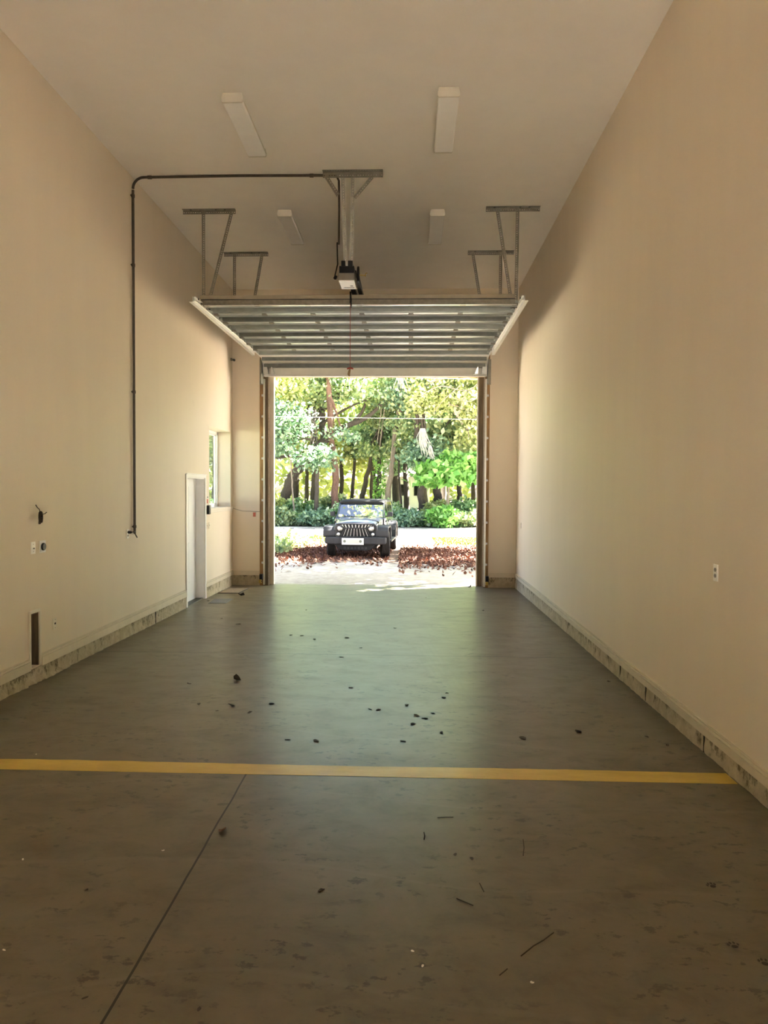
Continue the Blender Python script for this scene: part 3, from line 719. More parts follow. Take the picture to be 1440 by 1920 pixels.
tree('arching_oak', 'sunlit yellow green oak crown filling the upper corner, with bare pale twigs',
     [trk(7.2, 41, [(6.8, 41, 3), (6.0, 40.5, 6.5), (4.6, 39.6, 8.0), (2.6, 39, 8.1), (1.0, 38.6, 7.6)], .34, .06),
      ([(4.2, 39.5, 8.0), (3.0, 38.8, 7.2), (1.6, 38.2, 7.35), (.8, 38, 7.0)], .05, .015), ([(4.4, 39, 7.5), (3.2, 38.4, 6.6), (2.2, 38, 6.7)], .04, .012),
      ([(4.2, 38.8, 8.3), (3.0, 38.4, 7.8), (1.9, 38, 8.0), (1.0, 37.9, 7.5)], .04, .012), ([(3.6, 38.6, 7.6), (2.9, 38.2, 6.9), (2.6, 38, 6.2)], .03, .012),
      ([(2.6, 38.4, 7.4), (1.7, 38.1, 6.6), (1.2, 38, 5.9)], .03, .01)],
     M['barkpale'], [(3.0, 39.4, 7.4, 2.0, 1.0, 1.6), (.9, 39.4, 7.2, 1.5, 1.0, 1.2), (3.6, 39.6, 5.0, 1.2, .9, 1.3), (5.8, 40, 7, 1.6, 1.4, 2.2)], 360, 28, .14, YEL, 25, limbs=2)
tree('roadside_oak', 'pale green leafy oak at the far side of the road, nearest the opening edge',
     [trk(-9.6, 40, [(-9.5, 40, 3), (-9.0, 39.8, 6), (-8.6, 39.5, 9)], .26, .10)], M['bark'],
     [(-7.4, 39, 7.6, 1.6, 1.1, 1.6), (-8.6, 39.3, 5.4, 1.4, 1.0, 1.4), (-9.6, 39.6, 9.2, 2.4, 1.6, 1.6)], 260, 30, .15, YEL, 26)
# unbroken wood behind: repeated broad trees
protos = []
specs = [('forest_oak', OAK, 31), ('forest_oak', YEL, 32), ('forest_oak', BLUE, 33)]
for nm, mt, sd0 in specs:
    p = tree(nm, 'leafy tree deep in the sunlit wood behind the front row', [([(0, 0, 0), (.15, 0, 3), (0, .2, 7)], .2, .12)], M['bark'],
             [(0, 0, 7.2, 2.6, 2.0, 2.4), (1.2, -.5, 4.2, 1.5, 1.2, 1.0), (-1.4, -.3, 4.8, 1.4, 1.2, 1.1)], 190, 26, .2, mt, sd0, group='trees deep in the wood', cr=.45)
    protos.append(p)
spots = [(-15, 46), (-12, 44), (-11, 52), (-8, 50), (-5.5, 56), (-1, 52), (1.2, 58), (4.5, 52), (7, 47), (10, 45), (13, 50), (-14, 60), (-9, 62), (-3, 64), (3, 66), (8, 60), (-18, 52), (-20, 44), (16, 44), (-6.5, 47.5), (-.2, 47), (4.6, 43.5)]
for i, (x, y) in enumerate(spots):
    p = protos[i % 3]
    o = p if i < 3 else copy_tree(p)
    o.location = (x, y, gz(x, y) - .05); o.rotation_euler = (0, 0, i * 1.7); s_ = 1.0 + .16 * ((i * 7) % 4); o.scale = (s_, s_, s_)
# the wood's far edge
rng = np.random.default_rng(90)
pt = np.stack([rng.uniform(-45, 35, 15000), rng.uniform(72, 80, 15000), rng.uniform(0, 1, 15000) ** .8 * 15], 1)
fo = leaf_mesh('far_foliage', pt, .62, rng, mat=YEL); tag(fo, 'hazy bright foliage at the far edge of the wood', 'foliage', kind='stuff')

# undergrowth along the far verge
def shrub(x, y, rx, ry, h, mat, seed, label, n=34, size=.12, group=None, name='shrub'):
    return tree(name, label, [([(x, y, gz(x, y) - .03), (x + .02, y, gz(x, y) + h * .45)], .03, .012), ([(x, y, gz(x, y)), (x + rx * .4, y, h * .6)], .02, .01), ([(x, y, gz(x, y)), (x - rx * .4, y, h * .55)], .02, .01)],
                M['barkpale'], [(x, y, gz(x, y) + h * .5, rx, ry, h * .48)], n, 26, size, mat, seed, cat='shrub', group=group, cr=.16, limbs=0, crown='leaves')
rs = random.Random(8)
sh = [(-10.2, 38.4), (-9.0, 38), (-7.9, 38.5), (-6.9, 37.8), (-5.9, 38.3), (-4.9, 37.7), (-3.7, 38.2), (-2.6, 38.0), (-1.2, 38.3), (0.0, 37.9), (1.0, 38.2), (2.9, 37.9), (3.9, 38.4), (5.0, 38), (6.2, 38.3)]
LOW = {-6.9: 'low shrub at the foot of the big leaning oak', -5.9: 'low shrub below the thin bare sapling', -4.9: 'low shrub below the slim bluish leaved young oak',
       -3.7: 'low shrub at the foot of the reddish pine trunk', -2.6: 'low shrub mostly hidden behind the car windscreen', -1.2: 'low shrub behind the car roof, below the ivy covered trunk',
       0.0: 'low shrub just past the car, below the white house', 1.0: 'low shrub between the dark forked tree and the bright green shrub', 2.9: 'low shrub past the bright green shrub at the opening edge'}
for i, (x, y) in enumerate(sh):
    shrub(x, y, .85, .55, rs.uniform(.75, 1.15), [SHR, BLUE, SHR, OAK][i % 4], 100 + i, LOW.get(x, 'low tangled verge shrub across the road, beyond what the opening shows'), 46, .12, group=None if x in LOW else 'verge shrubs out of sight')
TALL = {-7.5: 'taller sunlit shrub growing behind the base of the leaning oak', -6.0: 'taller shrub filling the gap between leaning oak and young oak', -4.5: 'taller shrub growing close behind the reddish pine trunk',
        -3.0: 'taller shrub behind the car below the tilted trunk', -1.5: 'taller shrub behind the car below the vine hung tree', 0.0: 'taller shrub in front of the white house wall',
        1.5: 'taller shrub among the trunks behind the bright green shrub', 3.0: 'taller shrub behind the sapling by the opening edge'}
for i, x in enumerate(np.arange(-12, 9, 1.5)):
    x = round(float(x), 2)
    shrub(x + rs.uniform(-.3, .3), 40.6 + rs.uniform(-.5, .5), 1.1, .6, rs.uniform(1.2, 1.7) * (.45 if x == 0 else 1), [YEL, SHR, OAK][i % 3], 140 + i, TALL.get(x, 'taller shrub among the trunks, beyond what the opening shows'), 54, .15, group=None if x in TALL else 'tall shrubs out of sight')
shrub(1.75, 37.4, .75, .5, 1.25, BRI, 170, 'bright green shrub below the sapling at the road edge', 46, .17, name='bright_shrub')
shrub(-4.25, 24.2, .75, 1.5, .55, OAK, 171, 'bushy green weeds on the near verge beside the parked car', 70, .09, name='verge_weeds')
shrub(-4.35, 21.6, .6, 1.0, .42, OAK, 172, 'yellowish weeds on the near verge by the opening edge', 60, .09, name='verge_weeds')

def blades(name, n, fn, h, seed, mat, label, cat):
    rng = np.random.default_rng(seed); P = np.array([fn(rng) for _ in range(n)])
    d = rng.normal(size=(n, 2)) * .35; hh = h * rng.uniform(.5, 1.3, n); w = .012 + rng.uniform(0, .012, n); a = rng.uniform(0, 6.28, n)
    v = np.empty((n, 3, 3)); ex = np.stack([np.cos(a) * w, np.sin(a) * w, 0 * a], 1)
    v[:, 0] = P - ex; v[:, 1] = P + ex; v[:, 2] = P + np.stack([d[:, 0] * hh, d[:, 1] * hh, hh], 1)
    me = bpy.data.meshes.new(name); me.vertices.add(3 * n); me.vertices.foreach_set('co', v.reshape(-1))
    me.loops.add(3 * n); me.loops.foreach_set('vertex_index', np.arange(3 * n, dtype=np.int32)); me.polygons.add(n)
    me.polygons.foreach_set('loop_start', np.arange(0, 3 * n, 3, dtype=np.int32)); me.polygons.foreach_set('loop_total', np.full(n, 3, dtype=np.int32))
    me.materials.append(mat); me.update(); me.validate()
    o = bpy.data.objects.new(name, me); COL.objects.link(o); return tag(o, label, cat, kind='stuff')
def gp(x0, x1, y0, y1):
    return lambda r: (r.uniform(x0, x1), r.uniform(y0, y1) , GZ)
blades('grass', 5200, gp(-8.5, -2.9, 25.2, 30.4), .10, 1, M['grass'], 'short sunny grass on the near verge behind the parked car', 'grass')
blades('grass', 4200, gp(.9, 7, 25.6, 30.0), .07, 2, M['grass'], 'thin yellowing grass strip on the open side of the driveway', 'grass')
def litter(name, n, fn, seed, label):
    rng = np.random.default_rng(seed); P = np.array([fn(rng) for _ in range(n)]); P[:, 2] = GZ + .012 + rng.uniform(0, .02, n)
    o = leaf_mesh(name, P, .07, rng, 2.4, up_bias=3.0, mat=M['litter']); return tag(o, label, 'leaf litter', kind='stuff')
litter('fallen_leaves', 9000, lambda r: (r.uniform(-4.6, -2.3) if r.random() < .8 else r.uniform(-2.4, -.6), 22.3 + r.normal() * 1.5, 0), 3, 'reddish fallen leaves beside and beneath the parked car')
litter('fallen_leaves', 11000, lambda r: (abs(r.normal()) * 2.2 - .3, 21.6 + r.normal() * 1.5, 0), 4, 'reddish fallen leaves scattered over the open half of the driveway')

# overhanging tree beside the drive, its shade dapples the drive and the sill
tree('driveway_oak', 'broad oak overhanging the driveway beside the building',
     [([(9.5, 19.5, GZ), (9.0, 19.4, 3), (7.6, 19.2, 6.2), (5.0, 19, 8.6), (1.5, 18.6, 9.4)], .4, .12), ([(7.6, 19.2, 6.2), (6.0, 17.2, 8.6), (2.5, 16.4, 9.6)], .2, .08)],
     M['bark'], [(6.2, 20.4, 9.6, 4.2, 2.6, 1.2), (10.5, 20.4, 9.8, 3.2, 2.8, 1.4), (2.4, 19.8, 9.8, 2.6, 2.2, 1.0), (4.6, 17.5, 9.5, 3.2, 1.7, .8), (4.2, 17.2, 8.6, 2.4, 1.3, .6), (2.9, 16.8, 9.2, 1.8, 1.2, .6), (-1.5, 21.8, 10, 2.2, 1.8, .6), (6.0, 25.0, 9.8, 4.6, 2.1, 1.0), (3.0, 16.4, 9.0, 1.7, 1.2, .8), (3.2, 16.5, 8.2, 1.6, 1.1, .7), (2.4, 16.6, 8.6, 1.6, 1.1, .7)], 900, 32, .17, OAK, 51, limbs=6)  # some unseen crown masses added to block sun and mottle the windscreen

# hanging moss
def moss(x, y, z, l, w, n, seed, label):
    rng = np.random.default_rng(seed); mb = MB()
    for i in range(n):
        dx, dy = rng.normal() * w, rng.normal() * w * .6; ll = l * rng.uniform(.35, 1)
        mb.tube([(x + dx * .3, y + dy * .3, z), (x + dx * .7 + rng.normal() * .04, y + dy, z - ll * .5), (x + dx + rng.normal() * .06 + .12 * ll, y + dy, z - ll)], [.018, .022, .006], 4)
    return tag(mb.build('hanging_moss', M['moss'], recalc=False), label, 'moss', group='hanging moss in the trees')
moss(.62, 37.9, 5.1, 1.55, .16, 46, 1, 'long pale grey moss hanging before the dark forked tree')
moss(1.0, 37.8, 4.2, .8, .14, 26, 2, 'short pale moss tuft beside the long hanging moss')
moss(-3.0, 41.0, 7.9, .8, .2, 24, 3, 'grey moss hanging from the leaning oak limb')
moss(-.6, 38.2, 8.0, .9, .2, 24, 4, 'grey moss high above the hanging vines')

# ------------------------------------------------------------------ house beyond the trees
hs = thing('house', 'white house glimpsed between the trunks beyond the trees', 'house', (-.4, 62, 0))
m = MB(); m.box((-2.6, 60, .1), (1.6, 66, 3.0)); m.build('wall', M['house'], hs)
m = MB(); m.prism([(59.6, 2.98), (66.4, 2.98), (63, 4.6)], 'x', -2.9, 1.9); m.build('roof', M['houseroof'], hs)
for x in (-1.9, -.62, .5):
    m = MB(); m.box((x - .22, 59.97, 1.4), (x + .22, 60.02, 2.35)); w_ = m.build('window', M['darkgrey'], hs)
    m = MB(); m.box((x - .17, 59.955, 1.45), (x + .17, 59.972, 2.3)); m.build('pane', M['carglass'], w_)

# ------------------------------------------------------------------ utility wires
m = MB(); m.tube([(-14, 24, 4.46), (-9, 24, 4.36), (-4.62, 24, 4.29), (-1.2, 24, 4.245), (2.19, 24, 4.21), (7, 24, 4.22), (13, 24, 4.3)], .008, 6)
tag(m.build('utility_wire', M['wire']), 'pale wire crossing the whole opening in front of the trees', 'wire')
m = MB(); m.tube([(-3, 30, 6.62), (1.74, 30, 6.47), (2.75, 30, 6.45), (9, 30, 6.4)], .010, 6)
tag(m.build('utility_wire', M['wire']), 'faint higher wire at the top corner of the opening', 'wire')

# ------------------------------------------------------------------ parked off-road car (local frame: x across, y towards the tail, z up)
CARX, CARY = -1.55, 20.13
car = thing('car', 'dark boxy off-road car parked on the driveway facing the garage', 'car', (CARX, CARY, GZ), rz=-0.050)
def cb(mb, name, mat, parent=car, **kw): return mb.build(name, mat, parent, local=True, **kw)
def mirror_x(p): return [(-x, y, z) for x, y, z in p]
# body tub with rear wheel arch
arch = [(3.70 + .46 * math.cos(a), .40 + .46 * math.sin(a)) for a in np.linspace(0, math.pi, 11)]
poly = [(1.18, .50), (1.18, 1.12), (1.30, 1.13), (4.30, 1.13), (4.33, .95), (4.30, .52)] + [(max(min(y, 4.28), 1.2), z) for y, z in arch]
m = MB(); m.prism(poly, 'x', -.75, .75); cb(m, 'body', M['paint'], bevel=.025)
# engine bay, dark
m = MB(); m.box((-.60, .24, .36), (.60, 1.25, .94)); m.box((-.55, .3, .30), (.55, 3.9, .52)); cb(m, 'chassis', M['black'])
m = MB(); m.tube([(-.7, .72, .40), (.7, .72, .40)], .045, 8); m.lathe([(.0, -.1), (.1, -.06), (.12, 0), (.1, .06), (0, .1)], (.2, .72, .38), (1, 0, 0), 12); cb(m, 'axle', M['black'])
m = MB(); m.tube([(-.7, 3.70, .40), (.7, 3.70, .40)], .05, 8); cb(m, 'axle', M['black'])
# hood
rings = []
for y, w, z, cr in ((.20, .565, .955, .02), (.24, .60, 1.005, .035), (.45, .615, 1.045, .05), (.8, .65, 1.085, .055), (1.22, .70, 1.125, .05)):
    top = [(w * t, y, z + cr * (1 - t * t) - (0.02 if abs(t) > .99 else 0)) for t in np.linspace(-1, 1, 13)]
    rings.append([(-w, y, .86), *top, (w, y, .86)])
m = MB(); m.loft(rings); hood = cb(m, 'hood', M['paint'], smooth=True)
for s_ in (-1, 1):
    m = MB(); m.box((s_ * .62 - .02, .38, 1.0), (s_ * .62 + .02, .45, 1.05)); m.box((s_ * .60 - .025, .37, 1.04), (s_ * .60 + .015, .42, 1.06)); cb(m, 'hood_latch', M['black'], hood)
m = MB(); m.box((-.26, 1.03, 1.150), (.26, 1.14, 1.166)); 
for k in range(9): m.box((-.24 + k * .054, 1.04, 1.166), (-.21 + k * .054, 1.13, 1.172))
cb(m, 'hood_vent', M['black'], hood)
for s_ in (-.3, .33):
    m = MB(); m.lathe([(.02, 0), (.02, .03), (0, .032)], (s_, .98, 1.12), (0, 0, 1), 10); cb(m, 'washer_nozzle', M['black'], hood)
# grille panel
def rrect(x0, x1, z0, z1, r, n=5):
    out = []
    for cx, cz, a0 in ((x1 - r, z1 - r, 0), (x0 + r, z1 - r, 90), (x0 + r, z0 + r, 180), (x1 - r, z0 + r, 270)):
        out += [(cx + r * math.cos(math.radians(a0 + 90 * i / n)), cz + r * math.sin(math.radians(a0 + 90 * i / n))) for i in range(n + 1)]
    return out
gp_ = [(-.52, .60), (.52, .60), (.60, .66), (.63, .82), (.61, .94), (.54, 1.0), (.40, 1.015), (-.40, 1.015), (-.54, 1.0), (-.61, .94), (-.63, .82), (-.60, .66)]
m = MB(); m.prism(gp_, 'y', .16, .26); gr = cb(m, 'grille_panel', M['paint'], bevel=.012)
m = MB(); m.prism([(-.49, .605), (.49, .605), (.55, .72), (.57, .86), (.52, .95), (.44, .985), (-.44, .985), (-.52, .95), (-.57, .86), (-.55, .72)], 'y', .150, .165); cb(m, 'grille_insert', M['black'], gr)
m = MB()      # frowning brow bars over the lamps
for s_ in (-1, 1):
    m.bar((s_ * .53, .135, .955), (s_ * .30, .130, .868), .05, .035, (0, 1, 0)); m.bar((s_ * .31, .13, .872), (s_ * .0, .13, .872), .05, .026, (0, 1, 0))
    m.bar((s_ * .30, .135, .862), (s_ * .40, .135, .665), .04, .024, (0, 1, 0)); m.bar((s_ * .41, .135, .80), (s_ * .55, .14, .77), .03, .02, (0, 1, 0))
m.bar((-.53, .14, .985), (.53, .14, .985), .04, .03, (0, 1, 0))
cb(m, 'grille_brow', M['flare'], gr, bevel=.005)
for k in range(8):
    x = (-3.5 + k) * .088
    m = MB(); m.hexa([(x * 1.12 - .0055, .125, .645), (x * 1.12 + .0055, .125, .645), (x * 1.12 + .0055, .150, .645), (x * 1.12 - .0055, .150, .645),
                      (x * .86 - .0055, .125, .855), (x * .86 + .0055, .125, .855), (x * .86 + .0055, .150, .855), (x * .86 - .0055, .150, .855)]); cb(m, 'grille_slat', M['alloy'], gr)
for k in range(9):
    x = (-4 + k) * .088; t = .03 * (1 if x > 0 else -1) * min(1, abs(x) * 4)
    zlo = .89 if abs(x) < .28 else .915
    m = MB(); m.hexa([(x - .014, .130, zlo), (x + .014, .130, zlo), (x + .014, .150, zlo), (x - .014, .150, zlo), (x + t - .014, .130, .968), (x + t + .014, .130, .968), (x + t + .014, .150, .968), (x + t - .014, .150, .968)]); cb(m, 'grille_slat', M['alloy'], gr)
for s_ in (-1, 1):
    m = MB(); m.lathe([(.098, 0), (.098, .035), (.086, .04), (.084, .01)], (s_ * .445, .155, .872), (0, -1, 0), 24); hb = cb(m, 'headlight', M['black'])
    m = MB(); m.lathe([(.082, .0), (.082, .02), (.06, .042), (.03, .052), (0, .054)], (s_ * .445, .155, .872), (0, -1, 0), 24); cb(m, 'lens', M['lamp'], hb, smooth=True)
    m = MB(); m.lathe([(.046, 0), (.046, .02), (.03, .034), (0, .038)], (s_ * .49, .158, .70), (0, -1, 0), 18); cb(m, 'turn_signal', M['lamp'], smooth=True)
# bumper, valance, plate
rings = []
for x, y0, z0, z1 in ((-.88, .14, .46, .60), (-.84, .06, .43, .62), (-.62, .01, .42, .625), (-.40, 0, .42, .63), (.40, 0, .42, .63), (.62, .01, .42, .625), (.84, .06, .43, .62), (.88, .14, .46, .60)):
    rings.append([(x, y0 + .02, z0), (x, y0, z0 + .03), (x, y0, z1 - .03), (x, y0 + .02, z1), (x, .20, z1), (x, .20, z0)])
m = MB(); m.loft(rings); bp = cb(m, 'bumper', M['flare'], bevel=.008)
for s_ in (-1, 1):
    m = MB(); m.box((s_ * .44 - .004, -.004, .425), (s_ * .44 + .004, .02, .625)); cb(m, 'bumper_seam', M['black'], bp)
m = MB(); m.prism([(-.60, .42), (.60, .42), (.44, .27), (.30, .245), (-.30, .245), (-.44, .27)], 'y', .07, .16); va = cb(m, 'valance', M['black'], bevel=.01)
for k in range(7):
    m = MB(); m.box((-.33 + k * .1, .055, .285), (-.27 + k * .1, .075, .345)); cb(m, 'valance_slot', M['flare'], va)
for s_ in (-.42, .40):
    m = MB(); m.tube([(s_, .06, .63), (s_, .02, .66), (s_ + .06, .02, .67), (s_ + .07, .06, .63)], .012, 8); cb(m, 'tow_hook', M['black'], bp)
m = MB(); m.box((-.37, -.022, .415), (.25, -.006, .60)); pl = cb(m, 'number_plate', M['platewhite'], bevel=.004)
m = MB(); m.box((-.23, -.025, .455), (.12, -.021, .565)); cb(m, 'plate_print', M['platepink'], pl)
for x in (-.29, .16):
    m = MB(); m.lathe([(.026, 0), (.040, 0), (.040, .004), (.026, .004)], (x, -.021, .512), (0, -1, 0), 20); m.lathe([(.012, 0), (.012, .004), (0, .004)], (x, -.021, .512), (0, -1, 0), 12); cb(m, 'plate_ring', M['plategreen'], pl)
# front fenders
for s_ in (-1, 1):
    o = []
    for y, z in ((.13, .66), (.14, .80), (.22, .90), (.40, .935), (1.02, .935), (1.18, .88), (1.28, .70), (1.34, .55)):
        o.append((y, z))
    inner = [(y + (.05 if y < .6 else -.05), z - .06) for y, z in o]
    m = MB(); m.prism(o + inner[::-1], 'x', s_ * .58, s_ * .93); cb(m, 'front_fender', M['flare'], bevel=.02)
    m = MB(); m.box((s_ * .56, .26, .55), (s_ * .60, 1.2, .92)); cb(m, 'inner_fender', M['black'])
    o = [(3.70 + .52 * math.cos(a), .42 + .53 * math.sin(a)) for a in np.linspace(-.05, math.pi + .05, 13)]
    inner = [(3.70 + .45 * math.cos(a), .42 + .46 * math.sin(a)) for a in np.linspace(-.05, math.pi + .05, 13)]
    m = MB(); m.prism(o + inner[::-1], 'x', s_ * .74, s_ * .93); cb(m, 'rear_fender', M['flare'], bevel=.02)
    m = MB(); m.box((s_ * .74, 1.36, .40), (s_ * .93, 3.15, .46)); cb(m, 'running_board', M['flare'], bevel=.012)
# wheels
def wheel(name, x, y, s_, steer=0.0):
    R = .39; rt_ = Matrix.Rotation(steer, 3, 'Z')
    ax = rt_ @ Vector((s_, 0, 0)); c = Vector((x, y, R))
    w = .125
    prof = [(.24, -w * .8), (.30, -w), (.355, -w), (.383, -w * .82)]
    for k in range(6):
        a = -w * .82 + (k + .12) * (2 * w * .82 / 6); b = -w * .82 + (k + .72) * (2 * w * .82 / 6); e = -w * .82 + (k + .78) * (2 * w * .82 / 6); f_ = -w * .82 + (k + 1.06) * (2 * w * .82 / 6)
        prof += [(.389, a), (.389, b), (.374, e), (.374, f_)]
    prof = prof[:-2] + [(.383, w * .82), (.355, w), (.30, w), (.24, w * .8)]
    mb = MB(); mb.lathe(prof, c, ax, 40); t = cb(mb, name, M['tyre'])
    mb = MB(); mb.lathe([(.24, -.09), (.245, w * .8), (.225, w * .8), (.215, .04), (.06, .05), (.055, .085), (0, .09)], c, ax, 30)
    u = ax.orthogonal().normalized(); v = ax.cross(u)
    for k in range(5):
        a = 2 * math.pi * k / 5; d = u * math.cos(a) + v * math.sin(a); tng = ax.cross(d)
        mb.bar(c + ax * .07 + d * .03, c + ax * .075 + d * .23, .06, .03, tng)
    cb(mb, 'rim', M['alloy'], t)
for s_ in (-1, 1):
    wheel('front_wheel', s_ * .785, .72, s_, 0.16); wheel('rear_wheel', s_ * .785, 3.70, s_)
# windscreen frame and glass
A = (1.26, 1.13); B = (1.68, 1.575)     # bottom/top (y,z)
def ws(x, t, dy=0): return (x, A[0] + (B[0] - A[0]) * t + dy, A[1] + (B[1] - A[1]) * t)
m = MB()
wb, wt_ = .725, .675
m.hexa([ws(-wb, 0), ws(-wb + .055, 0), ws(-wb + .055, 0, .06), ws(-wb, 0, .06), ws(-wt_, 1), ws(-wt_ + .05, 1), ws(-wt_ + .05, 1, .06), ws(-wt_, 1, .06)])
m.hexa([ws(wb - .055, 0), ws(wb, 0), ws(wb, 0, .06), ws(wb - .055, 0, .06), ws(wt_ - .05, 1), ws(wt_, 1), ws(wt_, 1, .06), ws(wt_ - .05, 1, .06)])
m.hexa([ws(-wt_, .91), ws(wt_, .91), ws(wt_, .91, .06), ws(-wt_, .91, .06), ws(-wt_, 1), ws(wt_, 1), ws(wt_, 1, .06), ws(-wt_, 1, .06)])
m.hexa([ws(-wb, 0), ws(wb, 0), ws(wb, 0, .06), ws(-wb, 0, .06), ws(-wb, .07), ws(wb, .07), ws(wb, .07, .06), ws(-wb, .07, .06)])
wf = cb(m, 'windscreen_frame', M['paint'], bevel=.006)
m = MB(); m.hexa([ws(-wb + .05, .05, .012), ws(wb - .05, .05, .012), ws(wb - .05, .05, .02), ws(-wb + .05, .05, .02), ws(-wt_ + .045, .93, .012), ws(wt_ - .045, .93, .012), ws(wt_ - .045, .93, .02), ws(-wt_ + .045, .93, .02)]); cb(m, 'windscreen', M['windscreen'], wf)
for x0, x1 in ((-.52, -.02), (.0, .46)):
    m = MB(); m.bar(ws(x1, .05, -.02), ws(x0, .11, -.016), .018, .012, (0, 0, 1)); m.bar(ws((x0 + x1) / 2, .0, -.03), ws((x0 + x1) / 2, .1, -.02), .015, .012); cb(m, 'wiper', M['black'], wf)
# cabin: roof, pillars, glazing, doors
rings = []
for y, w, z0, z1 in ((1.62, .66, 1.55, 1.60), (1.72, .69, 1.56, 1.645), (2.3, .70, 1.57, 1.665), (3.6, .70, 1.57, 1.66), (4.15, .68, 1.56, 1.63), (4.25, .64, 1.55, 1.58)):
    rings.append([(-w, y, z0), (-w, y, z1 - .04), (-w + .05, y, z1 - .008), (-w * .5, y, z1 + .006), (0, y, z1 + .01), (w * .5, y, z1 + .006), (w - .05, y, z1 - .008), (w, y, z1 - .04), (w, y, z0)])
m = MB(); m.loft(rings); cb(m, 'roof', M['softtop'], smooth=True)
for s_ in (-1, 1):
    for (y0, y1, t0) in ((2.25, 2.37, 0), (3.10, 3.20, 0), (4.14, 4.27, 0)):
        m = MB(); x0, x1 = s_ * .74, s_ * .69
        m.hexa([(x0, y0, 1.12), (x0, y1, 1.12), (x0 - s_ * .05, y1, 1.12), (x0 - s_ * .05, y0, 1.12), (x1, y0, 1.58), (x1, y1, 1.58), (x1 - s_ * .05, y1, 1.58), (x1 - s_ * .05, y0, 1.58)]); cb(m, 'pillar', M['softtop'])
    for (y0, y1, yt) in ((1.36, 2.25, 1.70), (2.37, 3.10, 2.37), (3.20, 4.14, 3.20)):
        m = MB(); m.hexa([(s_ * .735, y0, 1.12), (s_ * .735, y1, 1.12), (s_ * .725, y1, 1.12), (s_ * .725, y0, 1.12), (s_ * .69, yt, 1.57), (s_ * .69, y1, 1.57), (s_ * .68, y1, 1.57), (s_ * .68, yt, 1.57)]); cb(m, 'side_window', M['carglass'])
    for y0, y1 in ((1.34, 2.30), (2.33, 3.18)):
        m = MB(); m.box((s_ * .74, y0, .56), (s_ * .765, y1, 1.13)); dd = cb(m, 'door', M['paint'], bevel=.012)
        m = MB(); m.box((s_ * .765, y1 - .2, .98), (s_ * .785, y1 - .06, 1.01)); cb(m, 'handle', M['black'], dd)
        for z in (.68, 1.0):
            m = MB(); m.box((s_ * .765, y0 - .03, z), (s_ * .78, y0 + .04, z + .05)); cb(m, 'hinge', M['paint'], dd)
    m = MB(); m.hexa([(s_ * x, y, z) for x, y, z in ((.80, 1.50, 1.16), (.95, 1.50, 1.16), (.95, 1.57, 1.16), (.80, 1.57, 1.16), (.81, 1.50, 1.31), (.95, 1.50, 1.29), (.95, 1.57, 1.29), (.81, 1.57, 1.31))]); m.box((s_ * .73, 1.50, 1.155), (s_ * .86, 1.55, 1.19)); cb(m, 'mirror', M['flare'], bevel=.012)
m = MB(); m.box((-.70, 4.20, 1.12), (.70, 4.235, 1.57)); cb(m, 'rear_window', M['carglass'])
for s_ in (-.36, .36):
    m = MB(); m.box((s_ - .24, 2.0, .9), (s_ + .24, 2.12, 1.22)); m.box((s_ - .12, 2.02, 1.22), (s_ + .12, 2.1, 1.38)); cb(m, 'seat', M['black'], bevel=.03)
m = MB(); m.lathe([(.17, -.012), (.185, 0), (.17, .012)], (.36, 1.62, 1.15), (0, -.8, .5), 20); m.box((-.66, 1.32, 1.0), (.66, 1.5, 1.13)); cb(m, 'dashboard', M['black'])
m = MB(); m.lathe([(.2, -.1), (.36, -.12), (.385, -.08), (.385, .08), (.36, .12), (.2, .1)], (.08, 4.45, .92), (0, 1, 0), 32); cb(m, 'spare_wheel', M['tyre'])

# ------------------------------------------------------------------ overhead door, open under the ceiling
ZD = 4.44           # underside level of the open sections
door = thing('overhead_door', 'open galvanized overhead door lying flat below the ceiling', 'garage door', (-.735, 12.2, ZD), kind='thing')
DX0, DX1 = -2.93, 1.47
STILES = [DX0 + .04 + i * (DX1 - DX0 - .08) / 6 for i in range(7)]
def section(y0, y1, first=False):
    """one flat horizontal section from y0 (near) to y1, ribbed steel seen from below"""
    h = y1 - y0; prof = []
    ribs = [(0.00, 0.0), (0.06, 0.0), (0.075, .026), (.20, .026), (.22, .012), (.40, .012), (.42, .030), (.50, .030), (.52, .012), (.72, .012), (.74, .026), (.90, .026), (.92, 0.0), (1.0, 0.0)]
    prof = [(y0 + t * h, ZD + d) for t, d in ribs]
    back = [(y1, ZD + .05), (y0, ZD + .05)]
    mb = MB(); mb.prism(prof + back, 'x', DX0, DX1)
    return mb.build('section', M['galvdoor'], door)
ys = [10.12 + i * .535 for i in range(8)]
for i in range(7):
    s = section(ys[i] + .002, ys[i + 1] - .002)
    m = MB(); yy = ys[i] + .30                     # stiffening strut across each section
    m.prism([(yy - .055, ZD + .012), (yy - .035, ZD - .03), (yy - .028, ZD - .03), (yy - .012, ZD + .008), (yy + .012, ZD + .008), (yy + .028, ZD - .03), (yy + .035, ZD - .03), (yy + .055, ZD + .012)], 'x', DX0 + .06, DX1 - .06)
    m.build('strut', M['strut' if i % 2 else 'galvdoor'], s)
    for j, x in enumerate(STILES):
        m = MB(); m.box((x - .035, ys[i] - .045, ZD - .012), (x + .035, ys[i] + .055, ZD + .004)); m.tube([(x - .04, ys[i], ZD - .012), (x + .04, ys[i], ZD - .012)], .009, 8)
        m.build('hinge', M['galvdull'], s)
    for s_, x in ((-1, DX0), (1, DX1)):
        m = MB(); m.tube([(x - s_ * .06, ys[i] + .01, ZD + .02), (x + s_ * .035, ys[i] + .01, ZD + .02)], .006, 8); m.lathe([(.012, -.012), (.024, -.01), (.024, .01), (.012, .012)], (x + s_ * .035, ys[i] + .01, ZD + .02), (1, 0, 0), 14)
        m.build('roller', M['steel'], s)
